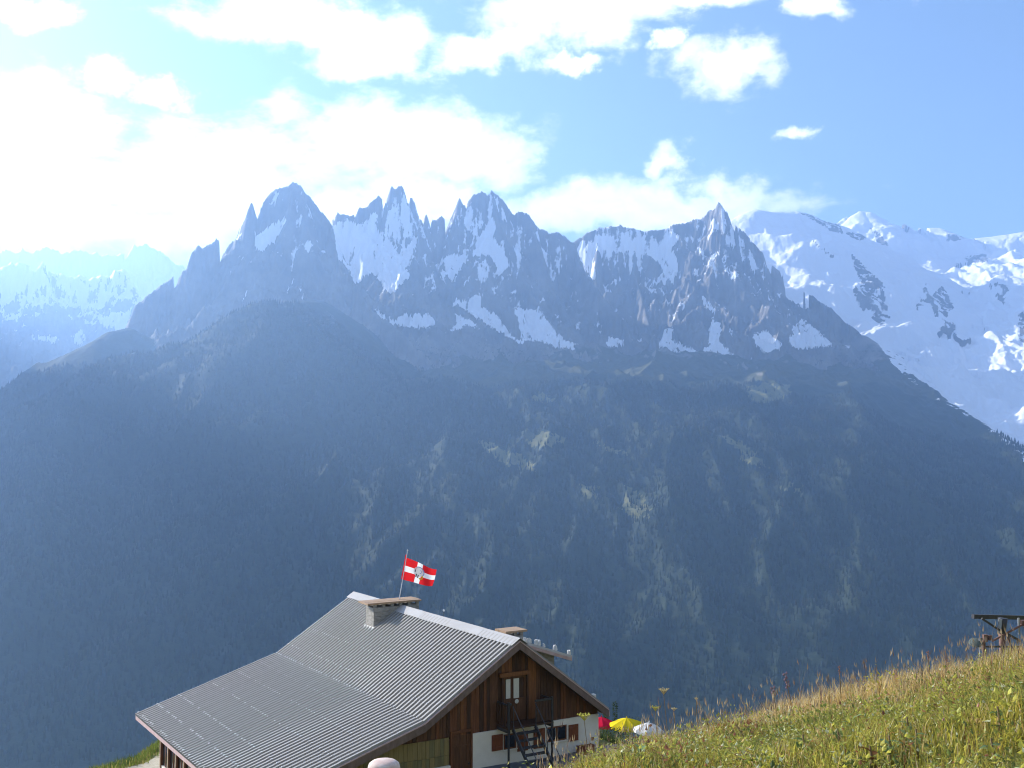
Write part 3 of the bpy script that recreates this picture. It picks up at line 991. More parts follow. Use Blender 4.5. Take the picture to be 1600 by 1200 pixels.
def ground(x, y):
    x = np.asarray(x, float); y = np.asarray(y, float)
    bend = 14.5
    slope = -1.38 + 0.263 * x - 0.198 * y - 0.27 * (2.0 * np.log1p(np.exp(np.clip((y - bend) / 2.0, -40, 40))))
    slope = slope + 0.10 * np.sin(x * 0.9 + 1.0) * np.sin(y * 0.7) + 0.06 * np.sin(x * 2.3 + y * 1.7) + 0.22 * fbm(x / 1.7 + 5, y / 1.7 + 2, 3) * (y > 4) + 0.07 * np.exp(-((x - 1.5) / 1.1) ** 2 - ((y - 14.0) / 3.0) ** 2)
    dx, dy = x - GA[0], y - GA[1]
    q, r = dx * QV[0] + dy * QV[1], dx * RV[0] + dy * RV[1]
    ter = ZBASE + np.clip((q + 2.5) * 0.40, -2.9, 0) - 0.5 * np.clip(q - 5.2, 0, 30) * np.clip((r + 6) / 6, 0, 1)
    ter = ter + 0.05 * np.sin(x * 0.8) * np.sin(y * 0.9 + 1)
    z = softmax2(slope, ter, 0.35)
    e1 = (-0.77 * x + 0.638 * y) - 51.6 - 0.5 * np.sin(x * 0.6)
    z = z - 0.75 * np.where(e1 > -20, 1.2 * np.log1p(np.exp(np.clip(e1 / 1.2, -30, 60))), 0)
    e2 = y - 66.5 + 0.15 * x
    z = z - 0.7 * 1.5 * np.log1p(np.exp(np.clip(e2 / 1.5, -30, 60)))
    return np.maximum(z, -905)


gx = np.arange(-48, 48.1, 0.55); gy = np.arange(-14, 100.1, 0.55)
GX, GY = np.meshgrid(gx, gy)
GZ = ground(GX, GY)
ny, nx = GX.shape
idx = np.arange(ny * nx).reshape(ny, nx)
quads = np.stack([idx[:-1, :-1], idx[:-1, 1:], idx[1:, 1:], idx[1:, :-1]], -1).reshape(-1, 4)
me = mesh_arrays('hillside', np.stack([GX, GY, GZ], -1).reshape(-1, 3), quads=quads, smooth=True)
e1 = -0.77 * GX + 0.638 * GY - 51.6
pathm = np.where((GX < -13) & (GY > 30), np.clip((-1.3 - e1) / 0.8, 0, 1), 0)
add_attr(me, 'path', pathm.ravel())
tag(link('hillside', me, None, M['hillside']), kind='structure')
# and its continuation down into the valley
fy_ = np.concatenate([np.arange(96, 400, 12.0), np.arange(400, 2500, 60.0)])
fa = np.linspace(-1, 1, 60)
FY, FA = np.meshgrid(fy_, fa, indexing='ij')
FX = FA * (60 + FY * 0.9)
FZ = np.maximum(-60 - 0.62 * (FY - 96), -901) - 1.0
ny, nx = FX.shape
idx = np.arange(ny * nx).reshape(ny, nx)
quads = np.stack([idx[:-1, :-1], idx[:-1, 1:], idx[1:, 1:], idx[1:, :-1]], -1).reshape(-1, 4)
me = mesh_arrays('lower_hillside', np.stack([FX, FY, FZ], -1).reshape(-1, 3), quads=quads, smooth=True)
add_attr(me, 'path', np.zeros(ny * nx))
tag(link('lower_hillside', me, None, M['hillside']), kind='structure')

# ------------------------------------------------------------------ chalet (local x = across the ridge, y = along it away from us, z up from the ground)
TH = math.atan2(QV[1], QV[0])
chalet = empty('chalet', (GA[0], GA[1], ZBASE), TH)
tag(chalet, 'mountain chalet with a ribbed grey metal roof and brown board gable', 'chalet')


def G(u, v, off):
    """pixel -> (x, z) on the plane y = off of the chalet"""
    d = pix(u, v)
    o = GA[:2] + RV * off
    t = np.dot(o, RV) / np.dot(d[:2], RV)
    P = d * t
    return float(np.dot(P[:2] - GA[:2], QV)), float(P[2] - ZBASE)


def L2W(x, y, z):
    p = GA[:2] + QV * x + RV * y
    return np.array([p[0], p[1], ZBASE + z])


WY = 0.45                                     # face of the gable wall
KX, KZ = -4.25, APEX - 2.70                   # kink of the left roof slope
EX, EZ = -11.0, APEX - 4.78                   # left eave
RX, RZ = 4.42, APEX - 3.26                    # right eave


def roof_z(x):
    if x >= 0:
        return APEX + (RZ - APEX) * x / RX
    if x >= KX:
        return APEX + (KZ - APEX) * x / KX
    return KZ + (EZ - KZ) * (x - KX) / (EX - KX)


# roof: timber deck with fascia boards, ribbed sheets, ridge cap
T = 0.16
deck = MB()
under = [(EX, EZ - T), (KX, KZ - T), (0, APEX - T), (RX, RZ - T)]
top = [(RX, RZ - 0.02), (0, APEX - 0.02), (KX, KZ - 0.02), (EX, EZ - 0.02)]
for i in range(3):
    a, b = under[i], under[i + 1]
    c, d = top[2 - i], top[3 - i]
    deck.prism_y([a, b, c, d], 0.04, RIDGE_L - 0.04)
roof = deck.build('roof', M['fascia'], chalet)
for (x0, z0, x1, z1) in ((EX, EZ, KX, KZ), (KX, KZ, 0, APEX), (0, APEX, RX, RZ)):
    for y0, y1 in ((-0.03, 0.035), (RIDGE_L - 0.035, RIDGE_L + 0.03)):
        m = MB(); h = 0.26
        m.prism_y([(x0, z0 - h), (x1, z1 - h), (x1, z1 + 0.035), (x0, z0 + 0.035)], y0, y1)
        m.build('barge_board', M['fascia'], roof)
        m = MB()
        m.prism_y([(x0, z0 + 0.036), (x1, z1 + 0.036), (x1, z1 + 0.075), (x0, z0 + 0.075)], y0 - 0.015, y1 + 0.03)
        m.build('verge_trim', M['pink_trim'], roof)
m = MB(); m.box(EX - 0.03, EX, -0.03, RIDGE_L + 0.03, EZ - 0.20, EZ - 0.02)
m.build('eave_board', M['pink_trim'], roof)
m = MB(); m.box(RX, RX + 0.03, -0.03, RIDGE_L + 0.03, RZ - 0.20, RZ - 0.02)
m.build('eave_board', M['pink_trim'], roof)

PITCHW = RIDGE_L / 56
NR = 4                                          # ribs on a sheet


def sheet_mesh(length):
    """one ribbed metal sheet: x down the slope, y along the ridge, z out of the slope"""
    m = MB()
    pr = []
    for k in range(NR):
        y = k * PITCHW
        pr += [(y, 0.0), (y + 0.135, 0.0), (y + 0.142, 0.12), (y + 0.252, 0.12), (y + 0.259, 0.0)]
    pr.append((NR * PITCHW + 0.01, 0.0))
    n = len(pr)
    vs = [(0, y, z) for y, z in pr] + [(length, y, z) for y, z in pr]
    m.add(vs, [(i, n + i, n + i + 1, i + 1) for i in range(n - 1)])
    return m.mesh('roof_sheet')


def lay_sheets(x0, z0, x1, z1, cuts, mats):
    L = math.hypot(x1 - x0, z1 - z0)
    ang = math.atan2(z1 - z0, x1 - x0)
    for i in range(len(cuts) - 1):
        s0, s1 = cuts[i] * L, cuts[i + 1] * L + (0.05 if i < len(cuts) - 2 else 0.06)
        proto = sheet_mesh(s1 - s0)
        proto.materials.append(mats[i % len(mats)])
        ncol = 14
        for j in range(ncol):
            o = link('roof_sheet', proto, roof)
            lift = 0.012 + 0.007 * (len(cuts) - i) + rng.uniform(0, 0.003)
            flip = x1 < x0
            # slope runs in -x: turn the sheet round so its ribs still stand up
            if flip:
                o.rotation_euler = (0, math.pi - ang if False else 0, math.pi)
                o.rotation_euler = (0, 0, math.pi)
                dy = (j + 1) * NR * PITCHW
            else:
                dy = j * NR * PITCHW
            sx = -1 if flip else 1
            nrm = Vector((-(z1 - z0) / L, 0, (x1 - x0) / L))
            if nrm.z < 0:
                nrm = -nrm
            px = x0 + (x1 - x0) / L * s0 + nrm.x * lift
            pz = z0 + (z1 - z0) / L * s0 + nrm.z * lift
            o.location = (px, dy, pz)
            dn = math.atan2(z0 - z1, abs(x1 - x0))
            from mathutils import Euler, Matrix
            R = Matrix.Rotation(math.pi if flip else 0, 4, 'Z') @ Matrix.Rotation(dn, 4, 'Y')
            o.rotation_euler = R.to_euler()


UP_CUTS = [0, 0.60, 0.86, 1.0]
LO_CUTS = [0, 0.15, 0.31, 0.50, 0.72, 0.87, 1.0]
lay_sheets(0, APEX, KX, KZ, UP_CUTS, [M['roof_metal']])
lay_sheets(KX, KZ, EX, EZ, LO_CUTS, [M['roof_metal']])
lay_sheets(0, APEX, RX, RZ, [0, 0.5, 1.0], [M['roof_metal']])
# bolt caps along the sheet laps: far too many and small to tell apart
fx = MB()
for (x0, z0, x1, z1, cuts) in ((0, APEX, KX, KZ, UP_CUTS), (KX, KZ, EX, EZ, LO_CUTS)):
    for c in cuts[1:]:
        px, pz = x0 + (x1 - x0) * (c - 0.006), z0 + (z1 - z0) * (c - 0.006)
        for k in range(56):
            if rng.uniform() < 0.35:
                continue
            y = PITCHW - 0.197 + k * PITCHW
            fx.box(px - 0.04, px + 0.04, y - 0.02, y + 0.02, pz + 0.10, pz + 0.185)
tag(fx.build('bolt_caps', M['bolt'], roof), kind='stuff')
# ridge cap: a bent strip laid in lengths
for k in range(6):
    y0, y1 = k * RIDGE_L / 6 - (0.05 if k == 0 else 0), (k + 1) * RIDGE_L / 6 + 0.05
    m = MB(); w = 0.40; t = 0.012; zz = APEX + 0.19 + 0.006 * (k % 2)
    sl, sr = (APEX - KZ) / -KX, (APEX - RZ) / RX
    m.prism_y([(-w, zz - w * sl), (0, zz), (w, zz - w * sr), (w, zz - w * sr - t), (0, zz - t * 1.3), (-w, zz - w * sl - t)], y0, y1)
    m.build('ridge_cap', M['cap_metal'], roof)
m = MB(); m.tube([L for L in [(0, 6.35, APEX + 0.1), (0, 6.35, APEX + 0.42)]], 0.012, 6)
rod = m.build('lightning_rod', M['steel_dark'], chalet)
m = MB(); m.lathe([(0.003, -0.05), (0.035, -0.035), (0.05, 0), (0.035, 0.035), (0.003, 0.05)], 10, (0, 6.35, APEX + 0.46))
m.build('ball', M['steel_white'], rod, True)

# walls
XR = G(935, 1115, WY)[0]
ZW = 1.42                                       # boards above, plaster below
XD0, XD1 = G(706, 1147, WY)[0], G(738, 1144, WY)[0]
UD0, UD1 = G(787, 1060, WY)[0], G(823, 1060, WY)[0]
UDT = G(805, 1056, WY)[1]
wall = MB()
wall.prism_y([(-9.9, -2.95), (XR - 0.05, -0.2), (XR - 0.05, RZ + 0.1), (0, APEX - 0.3), (KX, KZ - 0.28), (-9.9, EZ - 0.02)][::-1], WY + 0.22, WY + 0.40)
wall.box(XR - 0.3, XR - 0.05, WY + 0.40, RIDGE_L - 0.6, -4.5, RZ - 0.05)
wall.box(-9.9, XR - 0.3, RIDGE_L - 0.9, RIDGE_L - 0.6, -4.5, EZ - 0.2)
house_wall = wall.build('house_wall', M['plaster'], chalet)
pl = MB()
pl.box(XD1 + 0.02, XR, WY, WY + 0.215, -0.35, ZW - 0.005)
pl.box(XR, XR + 0.001, WY, WY + 0.2, -0.35, ZW - 0.01)
pl.build('plaster_wall', M['plaster'], chalet)
pl = MB(); pl.box(XD1 - 1.62 - 6.4, XD0 - 0.06, WY - 0.02, WY + 0.2, -2.9, G(700, 1197, WY)[1])
pl.build('plinth', M['plaster'], chalet)

gable = MB().prism_y([(-6.6, ZW + 0.02), (XR - 0.02, ZW + 0.02), (XR - 0.02, roof_z(XR) - T - 0.05), (0, APEX - T - 0.03), (KX, KZ - T - 0.05), (-6.6, roof_z(-6.6) - T - 0.05)][::-1], WY + 0.10, WY + 0.215).build('gable_wall', M['wood_dark'], chalet)
x = -6.6
wood_pick = [M['wood_dark']] * 5 + [M['wood_mid']] * 5 + [M['wood_red']] * 3 + [M['wood_orange']] * 1
while x < XR:
    w = rng.uniform(0.13, 0.21)
    x1 = min(x + w, XR + 0.01)
    zt0, zt1 = roof_z(x) - T - 0.02, roof_z(x1) - T - 0.02
    spans = [(ZW - rng.uniform(0, 0.02), None)]
    if x1 > UD0 - 0.06 and x < UD1 + 0.06:
        spans = [(UDT + 0.14, None)]
    mt = wood_pick[rng.integers(len(wood_pick))]
    if UD1 < x < UD1 + 0.35:
        mt = M['wood_orange']
    for (zb, _) in spans:
        if min(zt0, zt1) - zb < 0.06:
            continue
        y0 = WY + rng.uniform(0.055, 0.07)
        MB().prism_y([(x, zb), (x, zt0), (x1 - 0.01, zt1), (x1 - 0.01, zb)], y0, WY + 0.098).build('board', mt, gable)
    x = x1
# pale boarded bay left of the ground-floor door
bay = MB().prism_y([(-7.9, -0.6), (XD0 - 0.07, -0.6), (XD0 - 0.07, ZW), (-6.4, ZW), (-7.9, roof_z(-7.9) - T - 0.04)][::-1], WY + 0.10, WY + 0.212).build('boarded_bay', M['wood_olive'], chalet)
x = -7.8
zb = G(700, 1197, WY)[1] + 0.01
while x < XD0 - 0.09:
    w = rng.uniform(0.15, 0.24)
    x1 = min(x + w, XD0 - 0.08)
    zt = min(ZW - 0.02, roof_z(x) - T - 0.05)
    mid = 0.72 + rng.uniform(-0.02, 0.02)
    for z0, z1 in ((zb, min(mid, zt)), (mid + 0.012, zt)):
        if z1 - z0 > 0.05:
            MB().box(x, x1 - 0.008, WY + rng.uniform(0.05, 0.065), WY + 0.098, z0, z1).build('board', M['wood_yellow'] if (z0 > 0.5 and rng.uniform() < 0.6) or rng.uniform() < 0.12 else M['wood_olive'], bay)
    x = x1


def plank_leaf(name, parent, x0, x1, z0, z1, y, mat, n=4, frame=None):
    """a board door or shutter: ledges behind separate planks"""
    base = MB(); base.box(x0, x1, y + 0.02, y + 0.035, z0, z1)
    o = base.build(name, mat, parent)
    w = (x1 - x0) / n
    for k in range(n):
        MB().box(x0 + k * w + 0.004, x0 + (k + 1) * w - 0.004, y, y + 0.02, z0, z1).build('plank', mat, o)
    for zz in (z0 + (z1 - z0) * 0.18, z0 + (z1 - z0) * 0.8):
        MB().box(x0 + 0.03, x1 - 0.03, y - 0.02, y - 0.001, zz - 0.035, zz + 0.035).build('ledge', mat, o)
    return o


# ground-floor door
dz = G(722, 1145, WY)[1]
door = plank_leaf('door', chalet, XD0 + 0.05, XD1 - 0.06, -0.75, dz - 0.08, WY + 0.06, M['wood_mid'], 5)
MB().box(XD1 - 0.15, XD1 - 0.11, WY + 0.01, WY + 0.059, 0.25, 0.32).build('handle', M['steel_dark'], door)
fr = MB(); fr.box(XD0 - 0.05, XD0 + 0.045, WY, WY + 0.1, -0.75, dz); fr.box(XD1 - 0.055, XD1 + 0.015, WY - 0.01, WY + 0.1, -0.75, dz)
fr.box(XD0 - 0.049, XD1 + 0.014, WY + 0.001, WY + 0.1, dz + 0.001, dz + 0.10)
fr.build('door_frame', M['wood_red'], chalet)

# loft door above the balcony
BZ_ = G(805, 1127, WY)[1]
ud = empty('loft_door'); ud.parent = chalet
ud.location = ((UD0 + UD1) / 2, WY, BZ_)
W2 = (UD1 - UD0) / 2; H2 = UDT - BZ_
MB().box(-W2, W2, 0.085, 0.098, 0, H2).build('panel', M['wood_dark'], ud)
MB().box(-W2 - 0.08, -W2, -0.01, 0.098, 0, H2).build('frame_post', M['wood_dark'], ud)
MB().box(W2, W2 + 0.08, -0.01, 0.098, 0, H2).build('frame_post', M['wood_dark'], ud)
MB().box(-W2 - 0.20, W2 + 0.12, -0.08, 0.05, H2 + 0.01, H2 + 0.17).build('lintel', M['wood_orange'], ud)
for (x0, x1, nm) in ((-W2 + 0.02, -W2 + 0.40, 'leaf'), (-W2 + 0.44, W2 - 0.02, 'leaf')):
    lf = MB(); lf.box(x0, x1, 0.04, 0.08, 0.02, H2 * 0.50)
    lf.box(x0, x0 + 0.07, 0.04, 0.08, H2 * 0.50, H2 - 0.02); lf.box(x1 - 0.07, x1, 0.04, 0.08, H2 * 0.50, H2 - 0.02)
    lf.box(x0 + 0.07, x1 - 0.07, 0.041, 0.079, H2 - 0.10, H2 - 0.021)
    lf.build('leaf', M['wood_mid'], ud)
for (pu0, pv0, pu1, pv1) in ((790.5, 1058, 797.5, 1091), (802.5, 1057, 811, 1090)):
    a = G(pu0, pv0, WY + 0.03); b = G(pu1, pv1, WY + 0.03)
    px0, px1 = a[0] - ud.location.x, b[0] - ud.location.x
    MB().box(px0, px1, 0.028, 0.036, b[1] - BZ_, min(a[1] - BZ_, H2 - 0.11)).build('curtain', M['curtain'], ud)
px = G(808, 1096, WY)[0] - ud.location.x
MB().lathe([(0.09, 0), (0.09, 0.01), (0.02, 0.02)], 14).build('plaque', M['curtain'], ud).rotation_euler = (math.pi / 2, 0, 0)
ud.children[-1].location = (px, 0.03, G(808, 1096, WY)[1] - BZ_)


def window(x0, x1, z0, z1, n=1):
    w = empty('window'); w.parent = chalet
    w.location = ((x0 + x1) / 2, WY, z0)
    h, wd = z1 - z0, (x1 - x0) / 2
    f = MB(); t = 0.055
    f.box(-wd, wd, -0.02, 0.10, 0, t); f.box(-wd, wd, -0.02, 0.10, h - t, h)
    f.box(-wd, -wd + t, -0.019, 0.10, t, h - t); f.box(wd - t, wd, -0.019, 0.10, t, h - t)
    for k in range(1, n):
        xx = -wd + 2 * wd * k / n
        f.box(xx - t * 0.7, xx + t * 0.7, -0.018, 0.09, t, h - t)
    f.build('window_frame', M['wood_red'], w)
    for k in range(n):
        a = -wd + 2 * wd * k / n + t; b = -wd + 2 * wd * (k + 1) / n - t
        MB().box(a, b, -0.006, -0.003, t + 0.002, h - t - 0.002).build('pane', M['glass'], w)
    MB().box(-wd - 0.05, wd + 0.05, -0.07, -0.021, -0.05, -0.003).build('sill', M['plaster'], w)
    return w


a = G(768, 1149, WY); b = G(785, 1171, WY)
plank_leaf('shutter', chalet, a[0], b[0], b[1], a[1], WY - 0.045, M['shutter'], 3)
a = G(787, 1148, WY); b = G(806, 1169, WY); window(a[0], b[0], b[1] + 0.02, a[1], 1)
a = G(808, 1140, WY); b = G(851, 1165, WY)
plank_leaf('shutter', chalet, a[0], a[0] + 0.5, b[1] - 0.05, a[1] - 0.1, WY - 0.045, M['shutter'], 3)
plank_leaf('shutter', chalet, b[0] - 0.55, b[0], b[1] - 0.05, a[1] - 0.1, WY - 0.045, M['shutter'], 3)
a = G(854, 1137, WY); b = G(885, 1155, WY); window(a[0], b[0], b[1], a[1], 2)
a = G(888, 1133, WY); b = G(903, 1156, WY)
plank_leaf('shutter', chalet, a[0], b[0], b[1], a[1], WY - 0.045, M['shutter'], 3)
a = G(923.5, 1152, WY); b = G(928, 1156.5, WY)
vt = MB(); vt.box(a[0], b[0], WY - 0.015, WY - 0.002, b[1], a[1]); vt.build('air_vent', M['shutter'], chalet)

# balcony with a board railing, and the steel stair down to the yard
bal = empty('balcony'); bal.parent = chalet
BX0, BX1 = G(776, 1127, WY)[0], G(847, 1125, WY)[0]
BD = 0.85
nb = 6
for k in range(nb):
    y0 = WY - BD + k * BD / nb
    MB().box(BX0, BX1, y0 + 0.005, y0 + BD / nb - 0.005, BZ_ - 0.06, BZ_).build('floor_plank', M['wood_dark'], bal)
for xx in (BX0 + 0.06, BX1 - 0.06):
    MB().bar((xx, WY - 0.01, BZ_ - 0.13), (xx, WY - BD, BZ_ - 0.13), 0.10, 0.13).build('joist', M['steel_dark'], bal)
    MB().box(xx - 0.04, xx + 0.04, WY - BD, WY - BD + 0.08, BZ_ - 0.055, BZ_ + 1.0).build('post', M['steel_dark'], bal)
    MB().tube([(xx, WY - BD + 0.04, BZ_ - 0.2), (xx, WY - BD + 0.04, -0.3)], 0.045, 8).build('support', M['steel_dark'], bal)
# front railing boards, left and right of the stair head
GATE0, GATE1 = G(799, 1120, WY - BD)[0], G(838, 1118, WY - BD)[0]
for (x0, x1) in ((BX0 + 0.1, GATE0), (GATE1, BX1 - 0.1)):
    n = max(2, int((x1 - x0) / 0.14)); w = (x1 - x0) / n
    for k in range(n):
        MB().box(x0 + k * w + 0.01, x0 + (k + 1) * w - 0.01, WY - BD + 0.02, WY - BD + 0.045, BZ_ + 0.08, BZ_ + 0.86).build('railing_board', M['wood_dark'], bal)
    MB().box(x0 - 0.03, x1 + 0.03, WY - BD, WY - BD + 0.07, BZ_ + 0.88, BZ_ + 0.95).build('handrail', M['steel_dark'], bal)
for xx in (BX0 + 0.01, BX1 - 0.05):
    MB().box(xx, xx + 0.04, WY - BD + 0.08, WY - 0.02, BZ_ + 0.85, BZ_ + 0.92).build('side_rail', M['steel_dark'], bal)
    for k in range(5):
        yy = WY - BD + 0.2 + k * 0.2
        MB().box(xx + 0.005, xx + 0.035, yy, yy + 0.10, BZ_ + 0.06, BZ_ + 0.85).build('railing_board', M['wood_dark'], bal)
stair = empty('stair'); stair.parent = chalet
SX0, SX1 = G(801, 1130, WY - BD)[0], G(836, 1124, WY - BD)[0]
SY0, SY1 = WY - BD - 0.02, WY - BD - 1.75
SZ0, SZ1 = BZ_ - 0.05, -0.12
for xx in (SX0, SX1):
    MB().bar((xx, SY0, SZ0), (xx, SY1, SZ1), 0.05, 0.16).build('stringer', M['steel_dark'], stair)
    MB().tube([(xx, SY0, SZ0 + 0.9), (xx, SY1, SZ1 + 0.9)], 0.022, 6).build('handrail', M['steel_dark'], stair)
    for t in (0.03, 0.5, 0.97):
        yy, zz = SY0 + (SY1 - SY0) * t, SZ0 + (SZ1 - SZ0) * t
        MB().tube([(xx, yy, zz), (xx, yy, zz + 0.9)], 0.02, 6).build('baluster', M['steel_dark'], stair)
for k in range(7):
    t = (k + 0.7) / 7.7
    yy, zz = SY0 + (SY1 - SY0) * t, SZ0 + (SZ1 - SZ0) * t
    MB().box(SX0 + 0.03, SX1 - 0.03, yy - 0.12, yy + 0.12, zz - 0.02, zz + 0.02).build('tread', M['steel_dark'], stair)

# glazed veranda wall under the long left eave
ver = empty('veranda'); ver.parent = chalet
VX = -10.25
for k in range(12):
    y = 14.35 - k * 1.27
    MB().box(VX - 0.09, VX + 0.09, y - 0.10, y + 0.10, -3.3, roof_z(VX) - T - 0.02).build('post', M['wood_red'], ver)
    MB().box(VX - 0.12, VX - 0.095, y - 0.06, y + 0.06, -3.3, roof_z(VX) - T - 0.03).build('cover_strip', M['wood_tan'], ver)
    if k < 11:
        MB().box(VX - 0.02, VX + 0.01, y - 1.165, y - 0.105, -1.85, roof_z(VX) - T - 0.04).build('pane', M['glass'], ver)
        MB().box(VX - 0.07, VX + 0.05, y - 1.165, y - 0.105, -3.3, -1.87).build('parapet', M['plaster'], ver)
        MB().box(VX - 0.04, VX + 0.03, y - 0.66, y - 0.61, -1.84, roof_z(VX) - T - 0.045).build('mullion', M['wood_red'], ver)


# chimneys with a slab on short pillars
def chimney(x0, x1, y0, y1, z0, z1, cap, npil, ncap=3):
    o = empty('chimney'); o.parent = chalet
    nrow = max(2, int(round((z1 - z0) / 0.22)))
    # coursed masonry: each block its own piece round a core
    MB().box(x0 + 0.06, x1 - 0.06, y0 + 0.06, y1 - 0.06, z0, z1 - 0.003).build('core', M['stone'], o)
    for r in range(nrow):
        za, zb = z0 + (z1 - z0) * r / nrow, z0 + (z1 - z0) * (r + 1) / nrow - 0.012
        for side in (0, 1):
            xx = x0 + (0.0 if r % 2 else -0.0)
            cuts = [x0]
            while cuts[-1] < x1 - 0.45:
                cuts.append(cuts[-1] + rng.uniform(0.28, 0.45))
            cuts.append(x1)
            for a, b in zip(cuts[:-1], cuts[1:]):
                pr = rng.uniform(0, 0.018)
                if side == 0:
                    MB().box(a, b - 0.01, y0 - pr, y0 + 0.058, za, zb).build('block', M['stone'], o)
                else:
                    MB().box(a, b - 0.01, y1 - 0.058, y1 + pr, za, zb).build('block', M['stone'], o)
        for side in (0, 1):
            pr = rng.uniform(0.0, 0.018)
            if side == 0:
                MB().box(x0 - pr - 0.002, x0 + 0.057, y0 + 0.0585, y1 - 0.0585, za, zb).build('block', M['stone'], o)
            else:
                MB().box(x1 - 0.057, x1 + pr + 0.002, y0 + 0.0585, y1 - 0.0585, za, zb).build('block', M['stone'], o)
    hp = 0.15
    for k in range(npil):
        xx = x0 + 0.08 + (x1 - x0 - 0.16) * k / (npil - 1)
        for yy in (y0 + 0.08, y1 - 0.08):
            MB().box(xx - 0.07, xx + 0.07, yy - 0.07, yy + 0.07, z1, z1 + hp).build('pillar', M['stone'], o)
    cx0, cx1, cy0, cy1 = cap
    n = ncap
    for k in range(n):
        ya, yb = cy0 + (cy1 - cy0) * k / n, cy0 + (cy1 - cy0) * (k + 1) / n
        MB().box(cx0 - rng.uniform(0, 0.03), cx1 + rng.uniform(0, 0.03), ya + 0.003, yb - 0.003, z1 + hp, z1 + hp + 0.085 + rng.uniform(0, 0.006)).build('cap_plank', M['wood_tan'], o)
    return o


ch1 = chimney(-1.45, 0.95, 10.61, 11.5, APEX - 1.1, APEX + 0.16, (-1.80, 1.0, 10.48, 11.62), 6)
m = MB(); m.box(-1.52, 0.4, 10.50, 10.60, APEX - 0.98, APEX - 0.86)
cp = np.array([1.75, 3.5])
ch2 = chimney(1.42, 2.22, 3.2, 3.9, APEX - 1.75, APEX - 0.36, (1.25, 2.32, 3.08, 3.98), 3)
# lead flashing at the foot of the big chimney
fl = MB(); zf = roof_z(-1.45)
fl.prism_y([(-1.62, roof_z(-1.62) + 0.075), (-1.47, roof_z(-1.47) + 0.19), (-1.47, roof_z(-1.47) + 0.075)][::-1], 10.5, 11.6)
fl.build('flashing', M['pale_stone'], ch1)

# low shed dormer behind the ridge
DY0, DY1 = 2.1, 5.6
d0 = G(817, 1001, DY0); d1 = G(893, 1024, DY0)
dorm = empty('dormer'); dorm.parent = chalet
dr = MB(); dr.prism_y([(d0[0] - 0.25, d0[1] + 0.07), (d1[0], d1[1]), (d1[0], d1[1] - 0.13), (d0[0] - 0.25, d0[1] - 0.06)][::-1], DY0, DY1)
dr.build('dormer_roof', M['roof_dull'], dorm)
df = MB(); df.prism_y([(d0[0] - 0.25, d0[1] - 0.03), (d1[0] + 0.01, d1[1] - 0.10), (d1[0] + 0.01, d1[1] - 0.24), (d0[0] - 0.25, d0[1] - 0.17)][::-1], DY0 - 0.03, DY0 - 0.002)
df.build('verge_board', M['pink_trim'], dorm)
MB().box(d1[0], d1[0] + 0.03, DY0, DY1, d1[1] - 0.2, d1[1] - 0.01).build('eave_board', M['pink_trim'], dorm)
xw = G(866, 1030, DY0 + 0.3)[0]
zr = lambda xx: d0[1] + (d1[1] - d0[1]) * (xx - d0[0]) / (d1[0] - d0[0]) - 0.14
dc = MB(); dc.prism_y([(d0[0] + 0.2, roof_z(d0[0] + 0.2) - 0.1), (d0[0] + 0.2, zr(d0[0] + 0.2)), (xw, zr(xw)), (xw, roof_z(xw) - 0.1)], DY0 + 0.3, DY1 - 0.3)
dc.build('dormer_wall', M['stone'], dorm)

# stones weighting the dormer roof and the right eave, each its own thing
STL = ['pale stone lying on the dormer roof nearest the ridge', 'second pale stone from the ridge on the dormer roof', 'third pale stone from the ridge on the dormer roof',
       'pale stone in the middle of the dormer roof edge', 'squat pale stone beside the middle one on the dormer roof', 'pale stone two thirds along the dormer roof edge', 'pale stone near the outer end of the dormer roof', 'outermost pale stone on the dormer roof corner']
for lab, u in zip(STL, (823, 828, 832, 841, 845, 853, 870, 891)):
    t = (u - 817) / (893 - 817)
    x = d0[0] + (d1[0] - d0[0]) * t; z = d0[1] + (d1[1] - d0[1]) * t
    s = rng.uniform(0.075, 0.12)
    m = MB()
    vs = []
    for k in range(5):
        an = k * 1.257 + rng.uniform(-0.2, 0.2)
        vs.append((math.cos(an) * s, math.sin(an) * s, -0.02))
    for k in range(5):
        an = k * 1.257 + rng.uniform(-0.2, 0.2)
        vs.append((math.cos(an) * s * 0.75, math.sin(an) * s * 0.75, s * rng.uniform(1.2, 1.9)))
    m.add(vs, [(4, 3, 2, 1, 0), (5, 6, 7, 8, 9)] + [(k, (k + 1) % 5, 5 + (k + 1) % 5, 5 + k) for k in range(5)])
    o = m.build('roof_stone', M['pale_stone'])
    o.location = L2W(x, DY0 + rng.uniform(0.1, 0.22), z + 0.02)
    tag(o, lab, 'stone', 'stones weighting the roof')
x, z = G(928, 1097, 0.25)
o = MB().box(-0.12, 0.12, -0.1, 0.1, -0.05, 0.16).add([(-0.12, -0.1, 0.161), (0.12, -0.1, 0.161), (0.06, 0.0, 0.2), (-0.06, 0.0, 0.2), (-0.12, 0.1, 0.161), (0.12, 0.1, 0.161)], [(0, 1, 2, 3), (3, 2, 5, 4), (1, 5, 2), (0, 3, 4)]).build('roof_stone', M['pale_stone'])
o.location = L2W(x, 0.35, roof_z(x) + 0.10); o.rotation_euler = (0, 0, TH)
tag(o, 'lone squared stone on the right roof edge above the parasols', 'stone', 'stones weighting the roof')

